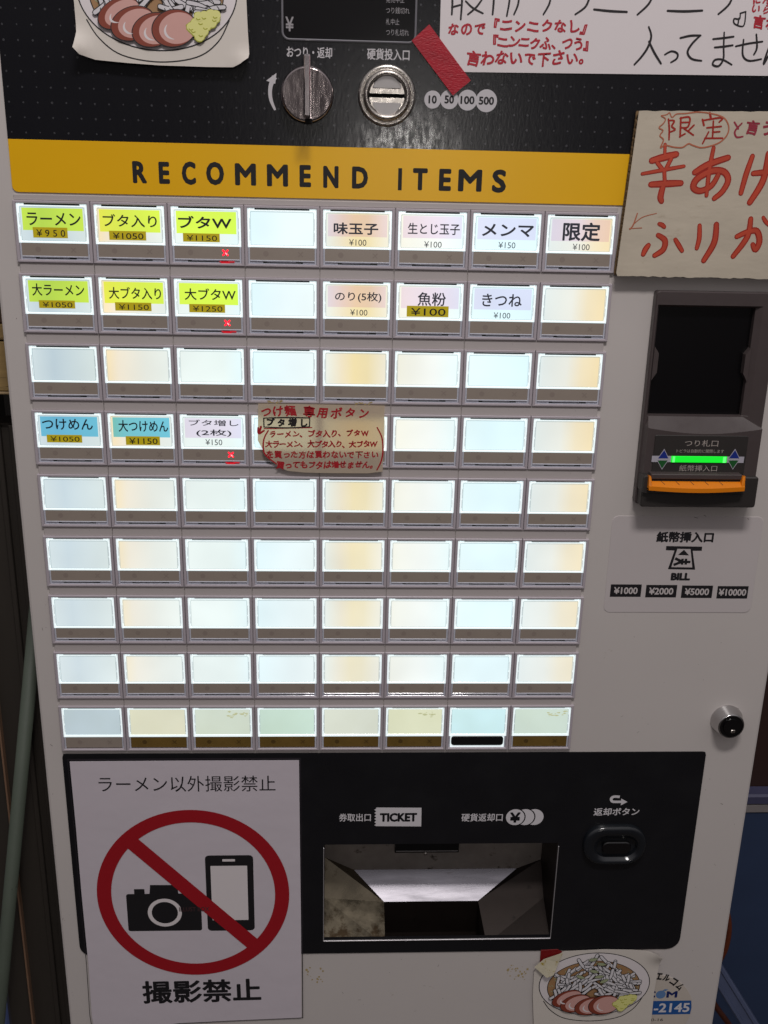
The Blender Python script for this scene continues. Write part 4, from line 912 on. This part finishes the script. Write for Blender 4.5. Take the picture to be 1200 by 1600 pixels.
# --- cardboard sign
s6 = (940, 160, 4.6154); NB = 9
t4 = thing('cardboard_sign', W(480, -10, 5), 'pale corrugated cardboard sign with large orange red brush writing, right of the yellow band', 'sign')
rn = random.Random(8)
ct = mm(940 + 260 / 4.6154, 173, NB); cb = mm(940 + 105 / 4.6154, 160 + 1252 / 4.6154, NB); ctr = mm(1200, 174.5, NB); cbr = mm(1200, 160 + 1257 / 4.6154, NB)
sl_ = (ctr[1] - ct[1]) / (ctr[0] - ct[0])
U_R = 583
P = [(ct[0] + 1, ct[1])] + [(ct[0] + 1 + (U_R - ct[0] - 1) * i / 30, ct[1] + sl_ * (U_R - ct[0]) * i / 30 + rn.uniform(-.3, .3)) for i in range(1, 30)] + [(U_R, ct[1] + sl_ * (U_R - ct[0]))]
P += [(U_R, cb[1])] + [(U_R + (cb[0] + 1 - U_R) * i / 60, cb[1] + rn.uniform(-.45, .45)) for i in range(1, 60)] + [(cb[0] + 1, cb[1]), (cb[0], cb[1] - 2)]
bm = BM(); loft(bm, [at(P, NB - .9), at(P, NB)], cap1=True, cap0=True); link('front_liner', bm, CARD, t4)
bm = BM(); loft(bm, [at(P, 1.4), at(P, 2.0)], cap1=True, cap0=True); link('back_liner', bm, CARDEDGE, t4)
bm = BM()      # flutes run across, so their ends show on the left edge
def ul(v): return ct[0] + (cb[0] - ct[0]) * (v - ct[1]) / (cb[1] - ct[1])
for layer, (na_, nb_) in enumerate(((2.0, 5.0), (5.1, 8.1))):
    A_, B_ = [], []
    kk = 150
    for i in range(kk + 1):
        v = ct[1] + .6 + (cb[1] - ct[1] - 1.4) * i / kk; n = na_ + (nb_ - na_) * (.5 + .5 * math.sin(i * PI / 4)); A_.append((ul(v) + .5 + rn.uniform(0, .3), v, n)); B_.append((U_R - .5, v, n))
    loft(bm, [A_, B_], close=False)
loft(bm, [at([(ul(p[1]) + .4 if p[0] < 430 else p[0], p[1]) for p in P], 5.0), at([(ul(p[1]) + .4 if p[0] < 430 else p[0], p[1]) for p in P], 5.1)], cap0=True, cap1=True)
link('fluting', bm, CARDEDGE, t4, recalc=False)
bm = BM()
strokes(bm, [(20, [(458, 303), (455, 385)]), (40, [(362, 420), (450, 395), (538, 374)]), (26, [(402, 435), (446, 492)]), (26, [(502, 405), (462, 485)]), (22, [(293, 515), (440, 488), (594, 460)]), (24, [(452, 490), (456, 590)]),
 (38, [(356, 592), (470, 586), (572, 582)]), (36, [(444, 600), (425, 680), (432, 712)]),
 (26, [(808, 327), (778, 480), (756, 672)]), (38, [(672, 505), (770, 448), (912, 398)]), (38, [(842, 520), (792, 600), (712, 638), (662, 612), (690, 550), (790, 495), (880, 500), (912, 560), (872, 640), (812, 692)]),
 (32, [(1088, 388), (1042, 520), (1004, 655)]), (34, [(1094, 512), (1190, 502), (1270, 488)]), (38, [(1204, 370), (1165, 560), (1068, 722)]),
 (26, [(416, 876), (436, 884), (452, 898)]), (34, [(408, 958), (456, 995), (445, 1060), (382, 1104)]), (32, [(338, 1030), (316, 1060), (300, 1095)]), (28, [(532, 990), (556, 1030), (580, 1070)]),
 (28, [(707, 888), (704, 980), (686, 1052)]), (36, [(828, 880), (812, 1010), (736, 1140)]),
 (36, [(975, 968), (1050, 935), (1118, 928), (1138, 1000), (1110, 1062), (1090, 1025)]), (34, [(1076, 840), (1050, 970), (948, 1110)]), (24, [(1166, 830), (1184, 860), (1212, 888)]),
 (36, [(1270, 900), (1258, 1000), (1262, 1100)]), (34, [(1300, 960), (1420, 945)]), (34, [(1370, 880), (1375, 1010), (1320, 1110)])], NB + .12, s6, 0, 1, 1)
link('large_brush_writing', bm, [ORMARK, ORLIGHT], t4, recalc=False)
bm = BM()
strokes(bm, [(12, [(482, 120), (488, 190), (486, 268)]), (12, [(482, 130), (524, 134), (506, 172), (530, 196), (492, 214)]), (13, [(572, 110), (566, 248)]), (12, [(566, 114), (634, 108), (622, 176), (570, 182)]), (11, [(570, 145), (626, 143)]),
 (12, [(596, 190), (662, 236)]), (12, [(666, 164), (624, 206)]), (11, [(562, 248), (602, 226)]), (15, [(780, 76), (788, 112)]), (14, [(728, 124), (738, 165)]), (12, [(730, 130), (868, 110), (848, 142)]), (12, [(760, 183), (862, 173)]), (12, [(806, 135), (800, 256)]),
 (11, [(800, 215), (852, 211)]), (11, [(772, 213), (728, 297)]), (12, [(744, 259), (872, 258)])], NB + .12, s6)
link('small_brush_writing', bm, ORMARK, t4, recalc=False)
bm = BM()
strokes(bm, [(12, [(958, 143), (986, 190)]), (12, [(1012, 150), (962, 208), (974, 250), (1018, 246)])], NB + .12, s6)
hand(bm, '言うと', mm(940 + 1030 / 4.6154, 160 + 182 / 4.6154, NB), mm(940 + 1370 / 4.6154, 160 + 190 / 4.6154, NB), 8.5, NB + .14, .045, .05, seed=4)
link('purple_red_writing', bm, mat('purple_red_marker_ink', (150, 44, 62), .5), t4, recalc=False)
bm = BM()
strokes(bm, [(9, [(430, 95), (470, 88), (490, 75), (508, 108), (540, 84), (600, 80), (700, 70), (800, 82), (880, 110), (916, 170), (906, 232), (860, 282), (800, 310), (720, 326), (660, 310), (626, 298), (582, 324), (520, 322), (458, 308), (424, 326), (446, 270), (420, 240), (442, 202), (414, 182), (446, 150), (460, 118), (430, 98)]),
 (6, [(396, 800), (300, 826), (240, 870), (205, 915)]), (9, [(258, 800), (230, 880), (204, 915)]), (6, [(200, 910), (290, 905)])], NB + .1, s6)
link('wavy_outline', bm, ORPALE, t4, recalc=False)

# --- small note over the fourth row
s2_ = (380, 610, 4.6154); NN = 4.4
t5 = thing('handwritten_note', W(220, 165, 4), 'small cream note with red marker writing, taped over two keys in the fourth row', 'note')
P = pts([(108, 95), (400, 98), (1020, 110), (1014, 350), (1005, 585), (900, 598), (600, 596), (440, 592), (320, 580), (260, 552), (215, 520), (180, 482), (150, 440), (125, 398), (105, 360)], NN, *s2_)
m = bpy.data.materials.new('translucent_note_paper'); m.use_nodes = True; nt = m.node_tree; b = nt.nodes['Principled BSDF']; b.inputs['Base Color'].default_value = rgb(206, 190, 172); b.inputs['Roughness'].default_value = .4
tl = nt.nodes.new('ShaderNodeBsdfTranslucent'); tl.inputs[0].default_value = rgb(235, 215, 170); ms_ = nt.nodes.new('ShaderNodeMixShader'); ms_.inputs[0].default_value = .34
nt.links.new(b.outputs[0], ms_.inputs[1]); nt.links.new(tl.outputs[0], ms_.inputs[2]); nt.links.new(ms_.outputs[0], nt.nodes['Material Output'].inputs[0])
p6 = P[6]
bm = BM(); f = flat(bm, P, NN); link('paper', bm, m, t5, recalc=False)
nn_ = NN + .1; NRED = mat('note_red_marker', (170, 22, 34), .5)
def L3(x, y): return mm(380 + x / 4.6154, 610 + y / 4.6154, NN)
for i, (tx, A2, B2, h_) in enumerate((('つけ麺', (118, 155), (385, 150), 7.2), ('専用ボタン', (425, 158), (918, 168), 7.2), ('ラーメン、ブタ入り、ブタW', (185, 318), (905, 308), 4.7), ('大ラーメン、大ブタ入り、大ブタW', (160, 388), (965, 388), 4.9),
                                      ('を買った方は買わないで下さい', (165, 462), (978, 464), 5.2), ('買ってもブタは増せません。', (240, 540), (972, 536), 5.2))):
    write('red_handwriting', NRED, t5, tx, L3(*A2), L3(*B2), h_, nn_, (.04, .04, .055, .05, .04, .045)[i], .07, seed=i + 1)
bm = BM()
strokes(bm, [(11, [(180, 290), (150, 350), (145, 420), (165, 470), (240, 530)]), (16, [(128, 262), (118, 296)]), (14, [(108, 270), (112, 310), (150, 290)]), (8, [(150, 276), (320, 272), (495, 268)])], nn_ + .05, s2_)
link('red_bracket', bm, NRED, t5, recalc=False)
bm = BM(); strokes(bm, [(11, [(966, 268), (1000, 340), (1008, 430), (995, 510), (965, 572)])], nn_ + .05, s2_); link('red_bracket', bm, NRED, t5, recalc=False)
bm = BM(); strokes(bm, [(9, [(148, 200), (300, 196), (480, 198)]), (9, [(480, 198), (478, 262)]), (9, [(478, 262), (320, 270), (150, 264)]), (9, [(150, 264), (148, 200)])], nn_ + .06, s2_)
link('black_box', bm, BLKMARK, t5, recalc=False)
write('black_handwriting', BLKMARK, t5, 'ブタ増し', L3(155, 232), L3(475, 232), 5.4, nn_ + .06, .07, .06, seed=9)
bm = BM(); rn = random.Random(6)
for cx, cy, ww in ((225, 82, 50), (870, 92, 70)):
    for _ in range(16): c = L3(cx + rn.uniform(-ww, ww), cy + rn.uniform(-8, 9)); r = rn.uniform(.3, .8); flat(bm, [(c[0] + r * 1.5 * rn.uniform(.5, 1.2) * math.cos(a), c[1] + r * rn.uniform(.4, 1) * math.sin(a)) for a in [i * PI / 4 for i in range(8)]], nn_ - .02 + .003 * _)
link('glue_stain', bm, RESIDUE, t5, recalc=False)

# --- no photography poster
sp = (0, 1050, 2.5); NP = 1.6
t6 = thing('no_photography_poster', W(100, 550, 1), 'white laminated poster with red prohibition ring over a camera and a phone, lower left', 'poster')
P = pts([(272, 350), (700, 347), (1168, 345), (1172, 700), (1176, 1000), (1178, 1350), (900, 1362), (700, 1372)], NP, *sp)
lb0 = mm(144.5, 1599, NP)
P += [(lb0[0] + 40, lb0[1] + 7), (lb0[0] + 1, lb0[1] + 7)] + pts([(358, 1340), (345, 1140), (318, 860), (296, 600)], NP, *sp)
nfq = lambda a, b: NP
paper_sheet('paper', P, nfq, mat('laminated_white_paper', (208, 199, 207), .36, var=.05, vscale=8, bump=.35, bscale=9, bdist=.004, coat=.2, dirt=(9, .66, (204, 194, 180))), t6, 6, .3)
bm = BM(); Q = [(a, b) for a, b in P]; cuP = (sum(a for a, b in Q) / len(Q), sum(b for a, b in Q) / len(Q))
O_ = [(a + (1.4 if a > cuP[0] else -2.0), b - (1.8 if b < 560 else -1)) for a, b in Q]
loft(bm, [at(O_, .9), at(O_, 1.15), at([(a + (cuP[0] - a) * .006, b + (cuP[1] - b) * .006) for a, b in O_], 1.15)]); link('clear_sleeve_edge', bm, mat('clear_sleeve_plastic', (46, 42, 48), .2), t6)
z_ = NP + .1
rc = mm(301.6, 1394, z_); L0 = mm(378 / 2.5, 1394, z_)[0]; R0 = mm(1130 / 2.5, 1394, z_)[0]; T0 = mm(301.6, 1050 + 538 / 2.5, z_)[1]; B0 = mm(301.6, 1050 + 1182 / 2.5, z_)[1]
rc = ((L0 + R0) / 2, (T0 + B0) / 2); rr_ = (R0 - L0) / 2; rv = (B0 - T0) / 2
bm = BM()
def rp_(x0, y0, x1, y1, r): return rrect(*pbox(x0, y0, x1, y1, z_, *sp), r, 3)
flat(bm, rp_(497, 866, 787, 1011, 2), z_); flat(bm, rp_(524, 848, 565, 880, .6), z_ + .02); flat(bm, pts([(586, 832), (690, 832), (700, 880), (583, 880)], z_, *sp), z_ + .03)
c = mm(644 / 2.5, 1050 + 940 / 2.5, z_); flat(bm, ell(c[0], c[1], 14.6, 14.6, 40), z_ + .06, 1); flat(bm, ell(c[0], c[1], 11.2, 11.2, 40), z_ + .1)
link('camera_print', bm, [INK, PAPER], t6, recalc=False); bm = BM(); flat(bm, rp_(806, 716, 992, 1010, 3.4), z_); flat(bm, rp_(826, 757, 968, 969, .6), z_ + .05, 1); flat(bm, rp_(868, 731, 918, 740, .7), z_ + .05, 1)
link('phone_print', bm, [INK, PAPER], t6, recalc=False)
bm = BM(); ringf(bm, ell(rc[0], rc[1], rr_, rv, 96), ell(rc[0], rc[1], rr_ - 12.2, rv - 12.2, 96), z_ + .2)
b1_ = pts([(522, 672), (983, 1057)], z_, *sp); a_ = Vector(b1_[0]); b_ = Vector(b1_[1]); d = (b_ - a_).normalized(); q = Vector((-d.y, d.x)) * 6.5
a_ -= d * 3; b_ += d * 3
flat(bm, [tuple(a_ + q), tuple(b_ + q), tuple(b_ - q), tuple(a_ - q)], z_ + .26); link('prohibition_ring', bm, RED, t6, recalc=False)
words('poster_lettering', INK, t6, ('ラーメン以外撮影禁止', pbox(385, 406, 1076, 468, z_, *sp), z_, 0), ('撮影禁止', pbox(556, 1202, 1020, 1291, z_, *sp), z_, .021, -.012))
bm = BM(); put_text(bm, 'ILLUST BOX', pbox(700, 917, 818, 934, z_, *sp), z_ + .32, .01); link('faint_lettering', bm, mat('faint_brown_print', (70, 44, 48), .5), t6, recalc=False)

# --- round service sticker
ss = (820, 1460, 3.158); NS = .4
t7 = thing('service_sticker', W(510, 690, 0), 'round white service sticker with a blue telephone band, half hidden by the ramen drawing', 'sticker')
sc = mm(820 + 612 / 3.158, 1460 + 372 / 3.158, NS); sr_ = mm(820 + 825 / 3.158, 1460 + 360 / 3.158, NS)[0] - sc[0]
bm = BM(); slab(bm, ell(sc[0], sc[1], sr_, sr_, 64), 0, .35, .05); link('sticker_base', bm, mat('cream_sticker', (196, 186, 176), .4, var=.04, vscale=30), t7)
bm = BM(); v0_ = mm(1060, 1460 + 327 / 3.158, NS)[1]; v1_ = mm(1060, 1460 + 394 / 3.158, NS)[1]
hh = lambda v: math.sqrt(max(0, (sr_ - .4) ** 2 - (v - sc[1]) ** 2))
flat(bm, [(sc[0] - hh(v0_), v0_), (sc[0] + hh(v0_), v0_), (sc[0] + hh((v0_ + v1_) / 2), (v0_ + v1_) / 2), (sc[0] + hh(v1_), v1_), (sc[0] - hh(v1_), v1_), (sc[0] - hh((v0_ + v1_) / 2), (v0_ + v1_) / 2)], NS)
link('blue_band', bm, BLUEPRINT, t7, recalc=False)
bm = BM(); put_text(bm, '-2145', pbox(637, 339, 813, 384, NS, *ss), NS + .05, .02); link('telephone_number', bm, WHITE, t7, recalc=False)
bm = BM()
for ch, x, y, a in (('エ', 662, 207, .12), ('ル', 700, 214, .3), ('コ', 735, 234, .62), ('ム', 766, 258, .85)):
    c = mm(820 + x / 3.158, 1460 + y / 3.158, NS); put_text(bm, ch, (c[0] - 3.2, c[1] - 3.8, c[0] + 3.2, c[1] + 3.8), NS + .02, .03, a)
put_text(bm, '10-16', pbox(612, 415, 682, 428, NS, *ss), NS + .02, .0); put_text(bm, '東京都〒', pbox(430, 422, 500, 438, NS, *ss), NS + .02, .0)
link('sticker_lettering', bm, INK, t7, recalc=False)
bm = BM(); put_text(bm, 'C', pbox(612, 279, 645, 313, NS, *ss), NS + .02, .04); put_text(bm, 'M', pbox(699, 280, 753, 312, NS, *ss), NS + .02, .04); 
link('logo_letters', bm, mat('navy_print', (16, 34, 96), .45), t7, recalc=False)
bm = BM(); c = mm(820 + 671 / 3.158, 1460 + 297 / 3.158, NS); flat(bm, ell(c[0], c[1], 4.6, 4.6, 28), NS + .02); p = [(c[0] + x, c[1] + y) for x, y in ((.5, -4), (3, -6.2), (6.5, -6), (4, -4))]; flat(bm, p, NS + .05)
link('logo_globe', bm, mat('pale_blue_print', (96, 130, 176), .45), t7, recalc=False)

# ================================================================== BESIDE THE MACHINE
DKM = mat('brown_black_steel_post', (50, 45, 40), .5, var=.3, vscale=14, stretch=(4, 4, .4), dirt=(40, .66, (34, 26, 22)))
PIPEM = mat('grey_green_painted_pipe', (76, 84, 74), .55, var=.14, vscale=30, bump=.3, bscale=200, dirt=(55, .66, (44, 46, 40)))
WOODM = mat('dirty_yellow_wood', (150, 124, 78), .7, var=.35, vscale=50, stretch=(.4, 3, 5), dirt=(70, .6, (50, 34, 20)))
def slant_box(name, P0, P1, wd, dp, n, m, parent=None):
    """upright bar between two points at depth n"""
    bm = BM(); d = (Vector(P1) - Vector(P0)).normalized(); q = Vector((-d.y, d.x)) * wd / 2; a, b = Vector(P0), Vector(P1)
    p = [tuple(a + q), tuple(b + q), tuple(b - q), tuple(a - q)]; slab(bm, p, n - dp, n, min(wd, dp) * .12); return link(name, bm, m, parent)
# door post of channel steel
post = thing('steel_door_post', W(-40, 500, -60), 'dark brown steel door post standing left of the machine behind the leaning pipe', 'post')
slant_box('channel', (-56, 168), (-56, 1380), 72, 30, -52, DKM, post)
slant_box('edge_strip', (-66.5, 168), (-66.5, 1380), 1.6, 8, -46, mat('worn_brown_edge', (120, 92, 72), .6, var=.3, vscale=60), post)
slant_box('edge_strip', (-43, 168), (-43, 1380), 4, 4, -48, DKM, post)
slant_box('edge_strip', (-30, 168), (-30, 1380), 9, 5, -48, DKM, post)
# leaning pipe
a_ = mm(59, 930, -35); b_ = mm(8, 1480, -12); d = Vector(b_) - Vector(a_)
bm = BM(); A3 = W(a_[0], a_[1], -35); B3 = W(b_[0], b_[1], -12); dr = (B3 - A3); A3 -= dr * .35; B3 += dr * 2.2; dr.normalize(); sx3 = dr.cross(Vector((0, 1, 0))).normalized(); sy3 = dr.cross(sx3)
rings = []
for P3 in (A3, A3 + (B3 - A3) * .5, B3): rings.append([bm.verts.new(P3 + .0058 * (sx3 * math.cos(i * PI / 12) + sy3 * math.sin(i * PI / 12))) for i in range(24)])
for r0, r1 in zip(rings, rings[1:]):
    for i in range(24): bm.faces.new((r0[i], r0[(i + 1) % 24], r1[(i + 1) % 24], r1[i]))
bm.faces.new(rings[0]); bm.faces.new(rings[-1])
o = link('leaning_pipe', bm, PIPEM)
for p in o.data.polygons: p.use_smooth = len(p.vertices) == 4
tag(o, 'grey green painted pipe leaning behind the left edge of the machine', 'pipe')
# stacked wooden boards (upper left)
zb_ = -30
for i, (y0, y1, sh) in enumerate(((330, 470, 1), (474, 505, 0), (507, 531, 0), (534, 611, 0), (612, 616, 0))):
    v0_, v1_ = mm(5, y0, zb_)[1], mm(8, y1, zb_)[1]; bm = BM(); slab(bm, rrect(-90, v0_, -18.2, v1_, .6, 2), -120, zb_ + (1.5 if i == 4 else 0) - (2 if i == 1 else 0), .5)
    mw = (mat('dark_wood_top', (64, 56, 50), .7, var=.3, vscale=30), mat('dark_brown_wood', (70, 50, 34), .8, var=.5, vscale=60), WOODM, WOODM, mat('pale_wood_edge', (150, 128, 96), .7, var=.3, vscale=70))[i]  # second board is a darker, mottled brown
    tag(link('wooden_board', bm, mw), ('dark board topmost in the stack left of the machine', 'dark brown board second from the top in the stack left of the machine', 'thin yellowish board third from the top of the stack left of the machine',
         'tall yellowish board above the bottom slat of the stack left of the machine', 'thin pale slat at the bottom of the board stack left of the machine')[i], 'board', 'boards stacked left of the machine')
# blue sacks low on the left
def lumpy(name, c, r3, m, seed, sub=3):
    bm = BM(); bmesh.ops.create_icosphere(bm, subdivisions=sub, radius=1); rn = random.Random(seed); ph = [rn.uniform(0, 6) for _ in range(6)]
    for v in bm.verts:
        x, y, z = v.co; k_ = 1 + .09 * math.sin(4 * x + ph[0]) * math.sin(3 * z + ph[1]) + .05 * math.sin(9 * z + ph[2]) * math.sin(7 * x + ph[3])
        v.co = Vector((math.copysign(abs(x) ** .7, x) * r3[0] * k_, math.copysign(abs(y) ** .7, y) * r3[1] * k_, math.copysign(abs(z) ** .7, z) * r3[2] * k_)) + c
    return link(name, bm, m, smooth=True)
SACK = mat('blue_grey_plastic_sack', (92, 108, 160), .45, var=.25, vscale=30, bump=.5, bscale=90)
o = lumpy('plastic_sack', W(-125, 900, -120), (.075, .05, .37), SACK, 2); tag(o, 'blue grey plastic sack behind the leaning pipe at the lower left', 'sack')

# right side: blue plastic tub with a pale lid rim
BLUE = mat('dark_blue_plastic', (42, 56, 84), .5, var=.2, vscale=16, bump=.2, bscale=60, dirt=(30, .7, (62, 68, 84)))
tub = thing('blue_panel', W(660, 900, -95), 'dark blue panel with pale trim along its top edge, right of the machine', 'panel')
q0 = mm(1180, 1270, -86)[1]; q1 = mm(1180, 1257, -86)[1]; q2 = mm(1180, 1241, -86)[1]
bm = BM(); slab(bm, rect(588, q0, 1000, 1390), -99, -87, 1); link('panel_board', bm, BLUE, tub)
bm = BM(); slab(bm, rect(588, q1, 1000, q0 - .05), -99, -85.5, 1); link('trim', bm, mat('pale_grey_rim', (128, 122, 122), .5, var=.12, vscale=40), tub)
bm = BM(); slab(bm, rect(588, q2, 1000, q1 - .05), -99, -84, 2); link('top_cap', bm, mat('blue_grey_cap', (66, 66, 92), .4, var=.2, vscale=30), tub)
# blue grey slanted rail in the lower right corner
RAILM = mat('scuffed_blue_grey_plastic', (74, 82, 108), .4, var=.25, vscale=40, bump=.3, bscale=120, dirt=(60, .68, (180, 176, 180)))
def bar(name, A_, B_, w_, dp, m, ext0=0, ext1=0, parent=None):
    A_ = W(*A_); B_ = W(*B_); d = (B_ - A_).normalized(); A_ = A_ - d * ext0; B_ = B_ + d * ext1; y = Vector((0, -1, 0)); s_ = d.cross(y).normalized(); y = s_.cross(d).normalized()
    bm = BM(); rs = []
    prof = [(w_ * .5 * x, dp * .5 * z) for x, z in ((-1, -.8), (-.85, -1), (.85, -1), (1, -.8), (1, .8), (.85, 1), (.5, 1), (.45, .75), (-.45, .75), (-.5, 1), (-.85, 1), (-1, .8))]
    for Pp in (A_, B_): rs.append([bm.verts.new(Pp + s_ * x / 1000 + y * z / 1000) for x, z in prof])
    k_ = len(prof)
    for i in range(k_): bm.faces.new((rs[0][i], rs[0][(i + 1) % k_], rs[1][(i + 1) % k_], rs[1][i]))
    bm.faces.new(rs[0]); bm.faces.new(rs[1]); return link(name, bm, m, parent)
g0 = mm(1128, 1530, -20); g1 = mm(1178, 1610, -10)
o = bar('slanted_rail', (g0[0], g0[1], -20), (g1[0], g1[1], -10), 15, 12, RAILM, .05, .10); tag(o, 'scuffed blue grey plastic rail slanting down past the lower right edge of the machine', 'rail')
g0 = mm(1134, 1516, -20); g1 = mm(1188, 1592, -10)
# orange cord
def tube3(name, P3, r, m):
    bm = BM(); rs = []
    P3 = smoothline([tuple(p) for p in P3], 6)
    for i, p in enumerate(P3):
        p = Vector(p); t_ = (Vector(P3[min(i + 1, len(P3) - 1)]) - Vector(P3[max(0, i - 1)])).normalized(); s_ = t_.cross(Vector((0, 1, 0))).normalized(); y = s_.cross(t_)
        rs.append([bm.verts.new(p + r / 1000 * (s_ * math.cos(j * PI / 5) + y * math.sin(j * PI / 5))) for j in range(10)])
    for a, b in zip(rs, rs[1:]):
        for j in range(10): bm.faces.new((a[j], a[(j + 1) % 10], b[(j + 1) % 10], b[j]))
    bm.faces.new(rs[0]); bm.faces.new(rs[-1]); return link(name, bm, m, smooth=True)
HOSE = mat('orange_brown_rubber', (92, 40, 18), .5, var=.15, vscale=60)
def wp(x, y, n): a, b = mm(x, y, n); return W(a, b, n)
o = tube3('orange_hose', [wp(1118, 1380, -50), wp(1138, 1435, -50), wp(1134, 1480, -50), wp(1114, 1520, -50), wp(1112, 1560, -45), wp(1146, 1612, -35), wp(1190, 1700, -30)], 2.8, HOSE)
tag(o, 'orange brown rubber hose between the machine and the blue panel', 'hose')
